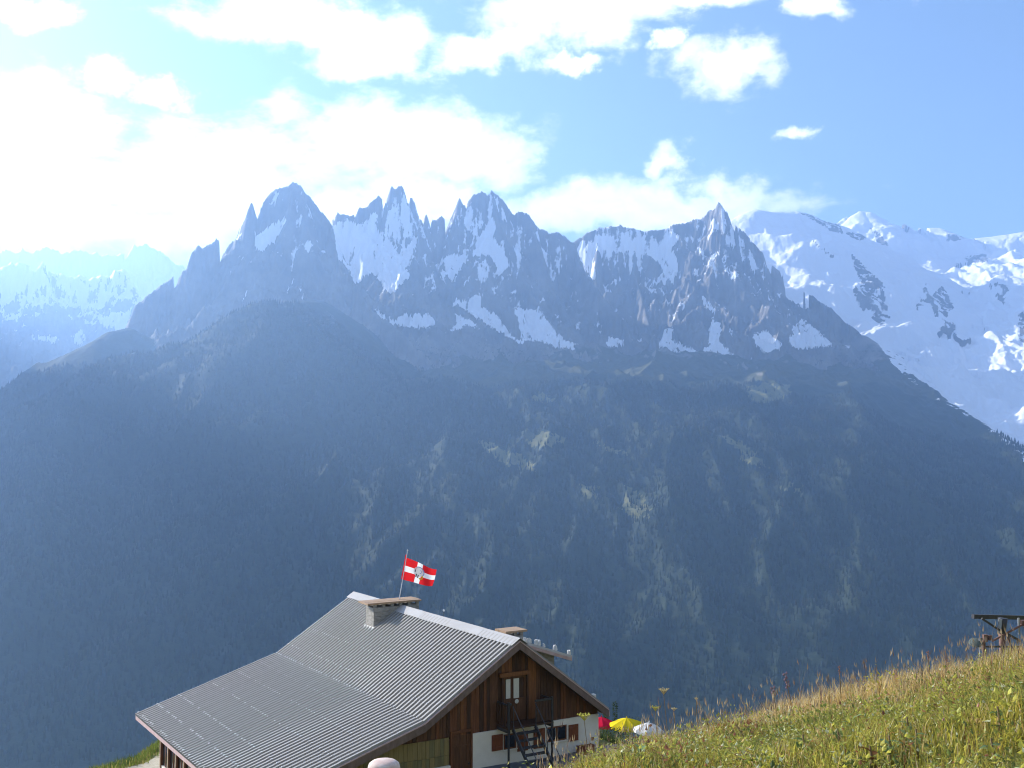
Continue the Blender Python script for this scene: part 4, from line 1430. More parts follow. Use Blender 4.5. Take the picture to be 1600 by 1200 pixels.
# ------------------------------------------------------------------ flag on a slanting pole above the big chimney
pb = L2W(0.05, 11.05, APEX + 0.40)
tp = at(637, 860, pb[1]); tp[1] = pb[1] - 0.05
bp_ = at(623, 933, pb[1])
flag = empty('flag', (bp_[0], bp_[1], bp_[2] - 0.25))
tag(flag, 'red flag with white cross and central emblem on a slanting pole', 'flag')
base0 = Vector(flag.location)
top_l = Vector(tp) - base0
bot_l = Vector((0, 0, 0.0))
MB().tube([bot_l, top_l], [0.022, 0.016], 8).build('pole', M['steel_white'], flag)
MB().lathe([(0.004, -0.04), (0.03, -0.02), (0.035, 0.01), (0.02, 0.04), (0.004, 0.05)], 10, tuple(top_l)).build('finial', M['steel_white'], flag, True)
C_ = [Vector(at(*p)) - base0 for p in ((634.5, 871, pb[1]), (683, 889, pb[1] + 0.35), (628, 905, pb[1]), (675, 914, pb[1] + 0.35))]   # TL TR BL BR
FN = Vector((0.2, -1, 0)).normalized()


def flag_pt(s, t, off=0.0):
    a = C_[0].lerp(C_[1], s); b = C_[2].lerp(C_[3], s)
    p = b.lerp(a, t)
    wv = 0.10 * max(s, 0.0) ** 0.7 * math.sin(s * 8.2 + t * 1.4) + 0.03 * math.sin(s * 15 + t * 3)
    sag = -0.06 * math.sin(math.pi * s) * (1 - t * 0.5) + 0.07 * math.sin(s * 5.2 + 0.6) * s
    return p + FN * (wv + off) + Vector((0.02 * math.sin(t * 4) * s, 0, sag))


def flag_patch(name, mat, poly_fn, ns, nt, off, parent):
    vs = [flag_pt(*poly_fn(i / ns, j / nt), off) for j in range(nt + 1) for i in range(ns + 1)]
    fs = [(j * (ns + 1) + i, j * (ns + 1) + i + 1, (j + 1) * (ns + 1) + i + 1, (j + 1) * (ns + 1) + i) for j in range(nt) for i in range(ns)]
    return MB().add(vs, fs).build(name, mat, parent, True)


def rect(s0, s1, t0, t1):
    return lambda a, b: (s0 + (s1 - s0) * a, t0 + (t1 - t0) * b)


VS0, VS1, HT0, HT1 = 0.39, 0.56, 0.38, 0.64
red_cloth = flag_patch('red_quarter', M['flag_red'], rect(0, VS0, HT1, 1), 14, 8, 0, flag)
flag_patch('red_quarter', M['flag_red'], rect(VS1, 1, HT1, 1), 14, 8, 0, flag)
flag_patch('red_quarter', M['flag_red'], rect(0, VS0, 0, HT0), 14, 8, 0, flag)
flag_patch('red_quarter', M['flag_red'], rect(VS1, 1, 0, HT0), 14, 8, 0, flag)
cross = flag_patch('white_cross', M['flag_white'], rect(0, 1, HT0, HT1), 30, 6, 0, flag)
flag_patch('cross_arm', M['flag_white'], rect(VS0, VS1, HT1, 1), 6, 8, 0, cross)
flag_patch('cross_arm', M['flag_white'], rect(VS0, VS1, 0, HT0), 6, 8, 0, cross)
flag_patch('sleeve', M['flag_red'], rect(-0.03, 0.015, 0.0, 1.12), 2, 10, 0.012, flag)


def disc(cs, ct, rs, rt, r0, r1, a0, a1):
    return lambda a, b: (cs + rs * (r0 + (r1 - r0) * b) * math.cos(a0 + (a1 - a0) * a), ct + rt * (r0 + (r1 - r0) * b) * math.sin(a0 + (a1 - a0) * a))


for off in (0.012,):
    e = flag_patch('emblem', M['flag_white'], disc(0.47, 0.56, 0.17, 0.25, 0.02, 1.0, 0, 2 * math.pi), 24, 2, off, flag)
    g = 1.5 * off
    flag_patch('blue_arc', M['blue_print'], disc(0.48, 0.57, 0.17, 0.25, 0.84, 1.0, -0.6, 2.2), 14, 1, g, e)
    flag_patch('blue_arc', M['blue_print'], disc(0.49, 0.58, 0.17, 0.25, 0.30, 0.42, -1.2, 1.2), 8, 1, g, e)
    flag_patch('dark_bar', M['dark_print'], rect(0.34, 0.37, 0.50, 0.62), 2, 3, g, e)
    flag_patch('dark_bar', M['dark_print'], rect(0.395, 0.43, 0.28, 0.44), 2, 3, g, e)
    flag_patch('dark_bar', M['dark_print'], rect(0.455, 0.49, 0.26, 0.42), 2, 3, g, e)
    flag_patch('yellow_crescent', M['yellow_print'], disc(0.565, 0.34, 0.075, 0.13, 0.45, 1.0, -2.6, 1.2), 12, 1, 1.8 * g, e)

# ------------------------------------------------------------------ yard in front of the gable
pat = MB()
pv = [(-2.6, -0.02), (4.6, -0.02), (6.0, -4.6), (1.0, -7.0), (-2.6, -6.0)]
vs, n = [], 0
GN = 14
grid = []
for j in range(GN + 1):
    for i in range(GN + 1):
        x = -3.2 + 8.4 * i / GN; y = WY - 0.002 - 7.0 * j / GN
        p = L2W(x, y, 0)
        grid.append((p[0], p[1], float(ground(p[0], p[1])) + 0.035))
pat.add(grid, [(j * (GN + 1) + i, (j + 1) * (GN + 1) + i, (j + 1) * (GN + 1) + i + 1, j * (GN + 1) + i + 1) for j in range(GN) for i in range(GN)])
tag(pat.build('patio', M['slate'], None, True), kind='structure')

bx = empty('wooden_box', L2W(3.0, WY - 0.45, 0.0), TH)
zb_ = G(915, 1178, WY - 0.45)[1]
bx.location.x, bx.location.y, _ = L2W(G(915, 1178, WY - 0.45)[0], WY - 0.45, 0)
tag(bx, 'small dark red box against the plaster wall above the grass', 'box')
for k in range(3):
    MB().box(-0.32, 0.32, -0.16, -0.14, 0.02 + k * 0.11, 0.12 + k * 0.11).build('slat', M['shutter'], bx)
    MB().box(-0.32, 0.32, 0.14, 0.16, 0.02 + k * 0.11, 0.12 + k * 0.11).build('slat', M['shutter'], bx)
for s in (-1, 1):
    MB().box(s * 0.335 - 0.015, s * 0.335 + 0.015, -0.16, 0.16, 0.0, 0.36).build('end_board', M['shutter'], bx)
MB().box(-0.32, 0.32, -0.138, 0.138, 0.0, 0.02).build('bottom', M['shutter'], bx)

# round-topped pale vent cowl below us, in front of the long roof
cw = at(600, 1187, 27.0)
zg = float(ground(cw[0], cw[1]))
co = empty('vent_cowl', (cw[0], cw[1], zg))
hh = cw[2] - zg
tag(co, 'round-topped pale pink vent cowl in front of the long roof', 'vent cowl')
MB().lathe([(0.26, -0.1), (0.26, hh - 0.42), (0.30, hh - 0.42), (0.30, hh - 0.36)], 24).build('shaft', M['stone'], co)
MB().lathe([(0.36, hh - 0.355), (0.385, hh - 0.30), (0.39, hh - 0.20), (0.36, hh - 0.09), (0.28, hh - 0.03), (0.14, hh - 0.003), (0.004, hh)], 28).build('cap', M['cowl_pink'], co, True)


# ------------------------------------------------------------------ parasols behind the chalet
def parasol(loc, rad, hgt, drop, cmat, label, segs=8, tilt=(0, 0)):
    o = empty('parasol', loc)
    o.rotation_euler = (tilt[0], tilt[1], rng.uniform(0, 1))
    tag(o, label, 'parasol', 'parasols on the terrace')
    MB().tube([(0, 0, -0.1), (0, 0, hgt + 0.02)], 0.028, 8).build('pole', M['wood_tan'], o)
    MB().lathe([(0.004, 0), (0.035, 0.01), (0.025, 0.07), (0.004, 0.11)], 8, (0, 0, hgt)).build('finial', cmat, o)
    for k in range(segs):
        a0, a1 = 2 * math.pi * k / segs, 2 * math.pi * (k + 1) / segs
        vs, fs = [], []
        R, C = 6, 4
        for r in range(R + 1):
            f = r / R
            for c in range(C + 1):
                g = c / C
                an = a0 + (a1 - a0) * g
                rr = rad * f * (math.cos(math.pi / segs) / math.cos((g - 0.5) * 2 * math.pi / segs))
                zz = hgt - drop * (f ** 1.35) - 0.05 * f * math.sin(math.pi * g)
                vs.append((rr * math.cos(an), rr * math.sin(an), zz))
        for c in range(C + 1):
            p = vs[R * (C + 1) + c]
            vs.append((p[0] * 1.01, p[1] * 1.01, p[2] - 0.13))
        for r in range(R + 1):
            for c in range(C):
                i = r * (C + 1) + c
                fs.append((i, i + C + 1, i + C + 2, i + 1))
        MB().add(vs, fs).build('canopy_panel', cmat, o, True)
        MB().bar((0, 0, hgt - 0.5), (rad * 0.55 * math.cos(a0), rad * 0.55 * math.sin(a0), hgt - drop * 0.45 - 0.06), 0.015).build('rib', M['wood_tan'], o)
    return o


for (u, v, d, rad, mt, lab, tl) in ((938, 1121, 64.0, 0.95, 'parasol_red', 'red parasol half hidden behind the chalet corner', (0, 0.05)),
                                    (979, 1121, 62.0, 0.95, 'parasol_yellow', 'yellow parasol between the red one and the white one', (0.05, -0.03)),
                                    (1010, 1129, 58.0, 0.80, 'parasol_white', 'white parasol partly hidden by the grass slope', (0.03, 0.06))):
    p = at(u, v, d)
    gz = float(ground(p[0], p[1]))
    parasol((p[0], p[1], gz), rad, p[2] - gz, 0.34, M[mt], lab, 8, tl)


# ------------------------------------------------------------------ ski-lift pylon on the right
PD = 40.0


def PP(u, v, dd=0.0):
    p = at(u, v, PD + dd)
    return Vector(p)


pyb = PP(1566, 1000)
pz = float(ground(pyb.x, pyb.y))
pyl = empty('lift_pylon', (pyb.x, pyb.y, pz))
tag(pyl, 'dark steel lift pylon with a long cross beam at the right edge', 'pylon')
o3 = Vector(pyl.location)
tb = PP(1566, 966) - o3
MB().tube([(0, 0, -0.3), (0.0, 0, (PP(1566, 990) - o3).z)], [0.12, 0.11], 14).build('lower_post', M['steel_rust'], pyl, True)
MB().tube([(0, 0, (PP(1566, 990) - o3).z), (tb.x + 0.02, tb.y, tb.z)], [0.11, 0.17], 12).build('upper_post', M['steel_dark'], pyl, True)
MB().bar((-0.16, -0.14, (PP(1566, 988) - o3).z), (tb.x - 0.13, tb.y - 0.17, tb.z), 0.04, 0.10).build('side_plate', M['steel_grey'], pyl)
MB().bar(PP(1520, 963.2) - o3, PP(1690, 967, 3.0) - o3, 0.12, 0.15).build('cross_beam', M['steel_dark'], pyl)
for (a, b, w, nm, mt) in (((1530, 965), (1565, 988), 0.07, 'brace', 'steel_dark'), ((1546, 1000), (1592, 975), 0.06, 'brace', 'steel_rust'),
                          ((1570, 989), (1590, 1000), 0.08, 'brace', 'steel_dark'), ((1536, 1008.5), (1590, 1008.5), 0.06, 'tie_rod', 'steel_dark'),
                          ((1568, 990), (1578, 1015), 0.05, 'brace', 'steel_rust'), ((1572, 990), (1576, 1018), 0.05, 'brace', 'steel_dark')):
    MB().bar(PP(*a) - o3 + Vector((0, -0.22, 0)), PP(*b) - o3 + Vector((0, -0.22, 0)), w).build(nm, M[mt], pyl)
hp = PP(1592, 978) - o3
hg = MB(); hg.box(hp.x - 0.03, hp.x + 0.03, hp.y - 0.03, hp.y + 0.03, hp.z - 0.3, hp.z + 0.28)
hg.build('hanger', M['steel_grey'], pyl)
MB().box(hp.x + 0.06, hp.x + 0.6, hp.y - 0.1, hp.y + 0.1, hp.z + 0.0, hp.z + 0.2).build('sheave_frame', M['steel_rust'], pyl)
for k in range(2):
    w = MB().lathe([(0.02, -0.04), (0.10, -0.04), (0.085, 0), (0.10, 0.04), (0.02, 0.04)], 14).build('sheave', M['steel_dark'], pyl)
    w.location = (hp.x + 0.2 + 0.26 * k, hp.y - 0.16, hp.z - 0.02); w.rotation_euler = (math.pi / 2, 0, 0)

dp = PP(1530.5, 1010); dzg = float(ground(dp.x, dp.y))
dish = empty('dish_mast', (dp.x, dp.y, dzg))
tag(dish, 'white mast carrying a tilted grey dish left of the lift pylon', 'mast')
o4 = Vector(dish.location)
mt_ = PP(1531, 997) - o4
MB().tube([(0, 0, -0.2), (0.0, 0, mt_.z)], 0.022, 10).build('mast', M['steel_grey'], dish, True)
dd_ = MB().lathe([(0.24, 0.0), (0.23, -0.02), (0.16, 0.03), (0.08, 0.05), (0.01, 0.055)], 20).build('dish', M['steel_dull'], dish, True)
dpos = PP(1524.5, 1004) - o4
dd_.location = dpos; dd_.rotation_euler = (math.radians(28), math.radians(-22), math.radians(15))
MB().bar(dpos, (0, 0, dpos.z), 0.03).build('arm', M['steel_dark'], dish)
bz = PP(1539, 996) - o4
MB().box(bz.x - 0.07, bz.x + 0.07, bz.y - 0.08, bz.y + 0.08, bz.z - 0.14, bz.z + 0.10).build('junction_box', M['steel_rust'], dish)
MB().box(bz.x + 0.12, bz.x + 0.24, bz.y - 0.06, bz.y + 0.06, bz.z - 0.10, bz.z + 0.08).build('junction_box', M['steel_rust'], dish)
MB().bar((0, 0, bz.z - 0.05), (bz.x + 0.24, bz.y, bz.z - 0.05), 0.05).build('bracket', M['steel_dark'], dish)
MB().bar((bz.x - 0.05, bz.y, bz.z - 0.13), (bz.x + 0.12, bz.y, -0.2), 0.09).build('strut', M['steel_rust'], dish)


# ------------------------------------------------------------------ plants
def blades_mesh(name, P, H, Wd, PH, BE, C, head=None):
    """tapering bent blades: P base, H height, Wd width, PH heading, BE bend (fraction of the height)"""
    n = len(P)
    dx, dy = np.cos(PH), np.sin(PH)
    px, py = -dy, dx
    z0 = np.zeros(n)
    def ring(f, w, b):
        c = P + np.stack([dx * H * BE * b, dy * H * BE * b, H * f], -1)
        o = np.stack([px * Wd * w / 2, py * Wd * w / 2, z0], -1)
        return c - o, c + o
    a0, a1 = ring(-0.03, 1.0, 0)
    b0, b1 = ring(0.5, 0.8, 0.25)
    t, _ = ring(np.sqrt(np.clip(1 - BE ** 2 * 0.55, 0.2, 1)), 0, 1)
    vs = np.stack([a0, a1, b0, b1, t], 1).reshape(-1, 3)
    base = np.arange(n)[:, None] * 5
    tr = np.concatenate([base + np.array([[0, 1, 3]]), base + np.array([[0, 3, 2]]), base + np.array([[2, 3, 4]])], 0)
    cc = np.repeat(C, 5, 0)
    return vs, tr, cc


def leaf_mesh(P, L, Wd, PH, UP, C):
    """broad folded leaves: P base, L length, PH heading, UP rise angle"""
    n = len(P)
    d = np.stack([np.cos(PH) * np.cos(UP), np.sin(PH) * np.cos(UP), np.sin(UP)], -1)
    s = np.stack([-np.sin(PH), np.cos(PH), np.zeros(n)], -1)
    k = np.cross(s, d)
    def pt(f, w, h):
        return P + d * (L * f)[:, None] + s * (Wd * w)[:, None] + k * (L * h)[:, None]
    o = np.ones(n)
    vs = np.stack([pt(0 * o, 0, 0 * o), pt(0.4 * o, -0.5, 0.06 * o), pt(0.45 * o, 0, -0.02 * o), pt(0.4 * o, 0.5, 0.06 * o), pt(1.0 * o, 0, -0.08 * o)], 1).reshape(-1, 3)
    b = np.arange(n)[:, None] * 5
    tr = np.concatenate([b + np.array([f]) for f in ([0, 2, 1], [0, 3, 2], [1, 2, 4], [2, 3, 4])], 0)
    return vs, tr, np.repeat(C, 5, 0)


def stuff(name, parts, label, cat, mat=None):
    V, T_, C, off = [], [], [], 0
    for vs, tr, cc in parts:
        V.append(vs); T_.append(tr + off); C.append(cc); off += len(vs)
    V = np.concatenate(V); T_ = np.concatenate(T_); C = np.concatenate(C)
    me = mesh_arrays(name, V, tris=T_)
    add_attr(me, 'Col', np.concatenate([C, np.ones((len(C), 1))], 1), 'FLOAT_COLOR')
    o = link(name, me, None, mat or M['foliage'])
    return tag(o, label, cat, kind='stuff')


def field(n, y0, y1, xl, xr, power=1.0):
    y = y0 + (y1 - y0) * rng.uniform(0, 1, n) ** power
    t = rng.uniform(0, 1, n)
    lo, hi = xl(y), xr(y)
    return lo + (hi - lo) * t, y


XL = lambda y: -0.02 * y - 1.2
XRT = lambda y: 0.52 * y + 3.4
PAL = np.array([(0.46, 0.38, 0.07), (0.19, 0.20, 0.035), (0.50, 0.45, 0.07), (0.70, 0.50, 0.20), (0.54, 0.31, 0.12), (0.34, 0.13, 0.06), (0.75, 0.62, 0.36)])


def pick(x, y, dry):
    """colour by patches of the meadow: dry = 0 green .. 1 straw"""
    n = len(x)
    k = fbm(x / 1.1 + 3, y / 1.1, 3) + rng.normal(0, 0.17, n)
    k2 = fbm(x / 0.6 + 30, y / 0.6 + 9, 3) + rng.normal(0, 0.15, n)
    c = np.where((k > 0.03)[:, None], PAL[0], PAL[1])
    c = np.where((k2 > 0.14)[:, None], PAL[2], c)
    c = np.where(((rng.uniform(0, 1, n) < dry) | (k < -0.34))[:, None], PAL[3], c)
    c = np.where((rng.uniform(0, 1, n) < 0.15 * dry + 0.02)[:, None], PAL[6], c)
    c = np.where((k2 < -0.36)[:, None], PAL[4], c)
    c = np.where((rng.uniform(0, 1, n) < 0.02)[:, None], PAL[5], c)
    return c * rng.uniform(0.45, 1.25, n)[:, None]


def dryness(x, y):
    # straw-coloured along the brow and up to the right
    return np.clip(0.04 + 0.45 * np.clip(y - 11.6, 0, 9) + 0.10 * (x - 3.5) * (y > 9.5), 0.03, 0.92)


parts = []
n = 150000
x, y = field(n, 3.6, 18.5, XL, XRT, 0.85)
z = ground(x, y)
dr_ = dryness(x, y)
P = np.stack([x, y, z], -1)
tuft = fbm(x / 0.45, y / 0.45, 2)
H = (0.14 + 0.09 * rng.uniform(0, 1, n) + 0.18 * np.clip(tuft, -0.3, 1)) * (1 + 0.35 * dr_)
parts.append(blades_mesh('b', P, np.clip(H, 0.07, 0.5), rng.uniform(0.005, 0.011, n), rng.uniform(0, 6.28, n), rng.uniform(0.15, 0.85, n), pick(x, y, dr_)))
stuff('meadow_grass', parts, 'sunlit mixed green and straw grass covering the slope on the right', 'grass')

n = 60000
x, y = field(n, 3.6, 15.5, XL, XRT, 0.85)
k = fbm(x / 1.3 + 40, y / 1.3 + 7, 3)
m = ((k > -0.05) | (rng.uniform(0, 1, n) < 0.25)) & (rng.uniform(0, 1, n) > dryness(x, y) * 1.1)
x, y = x[m], y[m]; n = len(x)
P = np.stack([x, y, ground(x, y) + rng.uniform(0.05, 0.26, n)], -1)
L_ = rng.uniform(0.018, 0.055, n)
cl = np.where((rng.uniform(0, 1, n) < 0.3)[:, None], PAL[2] * 1.1, np.array([0.32, 0.33, 0.06]))
cl = np.where((rng.uniform(0, 1, n) < 0.12)[:, None], np.array([0.66, 0.66, 0.38]), cl)
cl = np.where((rng.uniform(0, 1, n) < 0.07)[:, None], PAL[5], cl) * rng.uniform(0.45, 1.25, n)[:, None]
stuff('meadow_herbs', [leaf_mesh(P, L_, L_ * rng.uniform(0.35, 0.7, n), rng.uniform(0, 6.28, n), rng.uniform(-0.3, 1.0, n), cl)], 'low leafy herbs growing through the grass on the right slope', 'herbs')

# leafy clumps: low mounds of one kind of leaf each
nm_ = 1700; lp = 38
mx_, my_ = field(nm_, 3.6, 14.6, XL, XRT, 0.85)
mk = rng.uniform(0, 1, nm_) > dryness(mx_, my_) * 0.9
mx_, my_ = mx_[mk], my_[mk]; nm_ = len(mx_)
mr_ = rng.uniform(0.06, 0.26, nm_)
KIN = np.array([(0.52, 0.47, 0.07), (0.22, 0.26, 0.05), (0.42, 0.42, 0.08), (0.58, 0.58, 0.32), (0.56, 0.38, 0.14), (0.32, 0.14, 0.06), (0.12, 0.16, 0.035)])
kk = rng.choice(len(KIN), nm_, p=[0.24, 0.2, 0.2, 0.1, 0.1, 0.04, 0.12])
q = rng.normal(0, 1, (nm_, lp, 3)); q /= np.linalg.norm(q, axis=2)[..., None]
q[..., 2] = np.abs(q[..., 2])
cx = np.stack([mx_, my_, ground(mx_, my_)], -1)[:, None, :] + q * (mr_[:, None, None] * np.array([1, 1, 1.35])) * rng.uniform(0.5, 1, (nm_, lp, 1)) + np.array([0, 0, 0.05])
cx = cx.reshape(-1, 3)
cc_ = np.repeat(KIN[kk], lp, 0) * rng.uniform(0.5, 1.25, nm_ * lp)[:, None]
ll_ = np.repeat(rng.uniform(0.02, 0.055, nm_), lp) * rng.uniform(0.7, 1.3, nm_ * lp)
hd_ = np.arctan2(q[..., 1], q[..., 0]).ravel() + rng.normal(0, 0.5, nm_ * lp)
stuff('meadow_clumps', [leaf_mesh(cx, ll_, ll_ * np.repeat(rng.uniform(0.3, 0.75, nm_), lp), hd_, rng.uniform(-0.4, 1.0, nm_ * lp), cc_)], 'leafy clumps of meadow plants bulging through the grass on the right slope', 'plants')

# tall seed stalks along the brow
n = 1300
x, y = field(n, 11.5, 16.5, lambda y: 0.02 * y, XRT)
z = ground(x, y)
hs = rng.uniform(0.25, 0.52, n) * (1 + 0.5 * np.clip(fbm(x / 0.8 + 5, y / 0.8, 2) * 2, -0.5, 1))
tall = rng.uniform(0, 1, n) < 0.035
hs[tall] *= 1.5
ph = rng.uniform(0, 6.28, n); be = rng.uniform(0.02, 0.3, n)
cs = np.where((rng.uniform(0, 1, n) < 0.4)[:, None], np.array([0.20, 0.14, 0.10]), np.array([0.34, 0.26, 0.15])) * rng.uniform(0.6, 1.2, n)[:, None]
P = np.stack([x, y, z], -1)
st = blades_mesh('s', P, hs, np.full(n, 0.0055), ph, be, cs)
f = np.sqrt(np.clip(1 - be ** 2 * 0.55, 0.2, 1))
tip = P + np.stack([np.cos(ph) * hs * be, np.sin(ph) * hs * be, hs * f], -1) - np.array([0, 0, 0.05])
hd1 = leaf_mesh(tip, rng.uniform(0.06, 0.12, n), rng.uniform(0.007, 0.012, n), ph, rng.uniform(1.0, 1.5, n), cs * 1.25)
hd2 = leaf_mesh(tip, rng.uniform(0.06, 0.11, n), rng.uniform(0.007, 0.012, n), ph + 1.57, rng.uniform(1.1, 1.5, n), cs * 1.1)
stuff('seed_stalks', [st, hd1, hd2], 'thin dry seed stalks standing along the grassy brow', 'grass stalks')

# short grass on the ledge left of the chalet and round the terrace
n = 42000
x = rng.uniform(-27, -13, n); y = rng.uniform(44, 62, n)
e1 = -0.77 * x + 0.638 * y - 51.6
m = (e1 > -1.7 + rng.uniform(-0.5, 0.5, n)) & (e1 < 2.5)
x, y = x[m], y[m]; n = len(x)
P = np.stack([x, y, ground(x, y)], -1)
cg = np.where((fbm(x / 1.5, y / 1.5, 3) > 0.02)[:, None], np.array([0.14, 0.18, 0.03]), np.array([0.07, 0.11, 0.02]))
cg = np.where((rng.uniform(0, 1, n) < 0.15)[:, None], np.array([0.30, 0.24, 0.07]), cg) * rng.uniform(0.7, 1.25, n)[:, None]
stuff('ledge_grass', [blades_mesh('l', P, rng.uniform(0.12, 0.42, n) * (1 + 0.8 * np.clip(fbm(x, y, 2), 0, 1)), rng.uniform(0.02, 0.045, n), rng.uniform(0, 6.28, n), rng.uniform(0.1, 0.7, n), cg)], 'green grass along the ledge left of the chalet', 'grass')
n = 9000
x = rng.uniform(3, 15, n); y = rng.uniform(50, 66, n)
P = np.stack([x, y, ground(x, y)], -1)
cg = np.where((rng.uniform(0, 1, n) < 0.4)[:, None], np.array([0.10, 0.12, 0.025]), np.array([0.05, 0.075, 0.018])) * rng.uniform(0.7, 1.3, n)[:, None]
stuff('terrace_grass', [blades_mesh('t', P, rng.uniform(0.2, 0.7, n), rng.uniform(0.02, 0.05, n), rng.uniform(0, 6.28, n), rng.uniform(0.1, 0.6, n), cg)], 'rough dark grass round the parasol terrace behind the chalet', 'grass')


# big-leaved dock plants: each leaf a piece of its own
def leaf_piece(L, W, fold=0.12, curl=0.25):
    vs, fs = [], []
    n = 6
    for i in range(n + 1):
        f = i / n
        w = W * 0.5 * math.sin(math.pi * min(1, f * 0.92 + 0.06)) ** 0.7
        z = -curl * L * f * f
        rip = 0.05 * W * math.sin(f * 14)
        vs += [(f * L, -w, z + fold * w + rip), (f * L, 0, z), (f * L, w, z + fold * w - rip)]
    for i in range(n):
        a = i * 3
        fs += [(a, a + 3, a + 4, a + 1), (a + 1, a + 4, a + 5, a + 2)]
    return MB().add(vs, fs)


def leaf_plain(name, c, t=0.35):
    m = cloth(name, c, t)
    return m


M['leaf_pale'] = leaf_plain('leaf_pale', (0.22, 0.30, 0.14))
M['leaf_mid'] = leaf_plain('leaf_mid', (0.12, 0.18, 0.06))
M['leaf_brown'] = leaf_plain('leaf_brown', (0.17, 0.08, 0.035))
M['leaf_yellow'] = leaf_plain('leaf_yellow', (0.40, 0.38, 0.06))
M['stem'] = material('stem', (0.16, 0.10, 0.05), 0.9, (0.25, 0.18, 0.08), 10)
leaf_protos = []
for k in range(4):
    lm = leaf_piece(rng.uniform(0.17, 0.24), rng.uniform(0.09, 0.14), rng.uniform(0.1, 0.4), rng.uniform(0.1, 0.5)).mesh('leaf', True)
    leaf_protos.append(lm)
leaf_sets = {}
for nm in ('leaf_pale', 'leaf_mid', 'leaf_brown', 'leaf_yellow'):
    leaf_sets[nm] = []
    for lm in leaf_protos:
        c = lm.copy(); c.materials.append(M[nm]); leaf_sets[nm].append(c)


def ground_hit(u, v):
    d = pix(u, v)
    for t in np.arange(3.0, 26.0, 0.05):
        if d[2] * t < float(ground(d[0] * t, t)) + 0.12:
            return d * t
    return d * 15


DOCKS = [(1330, 1135, 6, 'leaf_pale', 'pale broad-leaved dock plant highest in the meadow below the straw brow'),
         (1418, 1140, 5, 'leaf_pale', 'pale broad-leaved dock plant right of centre in the meadow'),
         (1432, 1160, 6, 'leaf_pale', 'pale broad-leaved dock plant just below the right-hand one'),
         (1310, 1160, 5, 'leaf_mid', 'dull green dock plant with leaves pointing left, mid meadow'),
         (1390, 1172, 6, 'leaf_pale', 'large pale dock plant near the bottom of the meadow'),
         (1255, 1165, 5, 'leaf_mid', 'dull green dock plant left of the pale dock leaves'),
         (1460, 1115, 5, 'leaf_brown', 'withered reddish brown dock plant on the upper right meadow'),
         (1360, 1185, 5, 'leaf_brown', 'withered brown dock plant at the bottom of the meadow'),
         (1140, 1165, 6, 'leaf_yellow', 'bright yellow-green leafy plant in the lower left meadow'),
         (1165, 1190, 6, 'leaf_mid', 'dark green leafy plant at the bottom edge below the yellow-green one'),
         (1000, 1180, 5, 'leaf_pale', 'pale leafy plant at the bottom left of the meadow'),
         (1550, 1175, 6, 'leaf_pale', 'pale dock plant at the lower right corner of the meadow'),
         (1560, 1125, 5, 'leaf_mid', 'dull green dock plant near the right edge of the meadow')]
for (u, v, nl, mat, lab) in DOCKS:
    p = ground_hit(u, v)
    o = empty('leafy_plant', (p[0], p[1], float(ground(p[0], p[1]))))
    tag(o, lab, 'plant', 'broad-leaved plants in the meadow')
    MB().tube([(0, 0, -0.03), (0.01, 0, 0.10), (0, 0.01, 0.20)], [0.012, 0.010, 0.006], 6).build('stem', M['stem'], o)
    for k in range(nl):
        lf = link('leaf', leaf_sets[mat][int(rng.integers(4))], o)
        lf.location = (0, 0, 0.05 + 0.14 * k / nl)
        lf.rotation_euler = (rng.uniform(-0.5, 0.5), rng.uniform(-1.0, -0.1), k * 2.4 + rng.uniform(-0.4, 0.4))
        s = rng.uniform(0.7, 1.15) * p[1] / 18.0
        lf.scale = (s, s, s)


# single flower heads and stalks that stand clear of the grass
def umbel(u, v, d, rad, hue, lab, nst=16, lean=0.05, cup=0.35):
    top = at(u, v, d)
    gz = float(ground(top[0], top[1]))
    o = empty('wildflower', (top[0] + lean, top[1], gz))
    tag(o, lab, 'wildflower')
    h = top[2] - gz
    MB().tube([(0, 0, -0.05), (-lean * 0.3, 0, h * 0.5), (-lean, 0, h - rad * 0.8)], [0.006, 0.005, 0.004], 6).build('stem', M['stem'], o)
    hm = MB()
    for k in range(nst):
        an = k * 2.399; r = rad * math.sqrt((k + 0.5) / nst)
        e = Vector((-lean + r * math.cos(an), r * math.sin(an), h + cup * (r / rad) ** 2 * rad))
        hm.tube([(-lean, 0, h - rad * 0.8), e], 0.0022, 4)
        q = rad * 0.2
        hm.add([e + Vector((q, 0, 0)), e + Vector((0, q, 0)), e + Vector((-q, 0, 0)), e + Vector((0, -q, 0)), e + Vector((0, 0, q * 0.7)), e - Vector((0, 0, q * 0.5))],
               [(0, 1, 4), (1, 2, 4), (2, 3, 4), (3, 0, 4), (1, 0, 5), (2, 1, 5), (3, 2, 5), (0, 3, 5)])
    hm.build('flower_head', hue, o)
    return o


M['umbel'] = cloth('umbel', (0.52, 0.42, 0.20), 0.3)
M['umbel_y'] = cloth('umbel_y', (0.50, 0.46, 0.10), 0.3)
M['purple'] = cloth('purple', (0.24, 0.17, 0.20), 0.3)
M['pink_spike'] = cloth('pink_spike', (0.40, 0.19, 0.15), 0.3)
umbel(1037, 1079, 14.6, 0.065, M['umbel'], 'tall cup-shaped buff seed head standing highest at the left of the brow', 22, 0.06)
umbel(1024, 1106, 14.6, 0.055, M['umbel_y'], 'lower buff umbel just left of and below the tall cup-shaped one', 16, 0.03)
umbel(1053, 1107, 14.4, 0.04, M['umbel'], 'small flat buff umbel right of the cup-shaped seed head', 14, 0.02, 0.1)
umbel(1088, 1091, 14.3, 0.03, M['umbel'], 'tiny pale flower head above the grass right of the umbels', 12, 0.02, 0.1)
umbel(913, 1118, 13.0, 0.075, M['umbel_y'], 'yellow-green flower head seen against the plaster wall', 18, 0.05, 0.2)
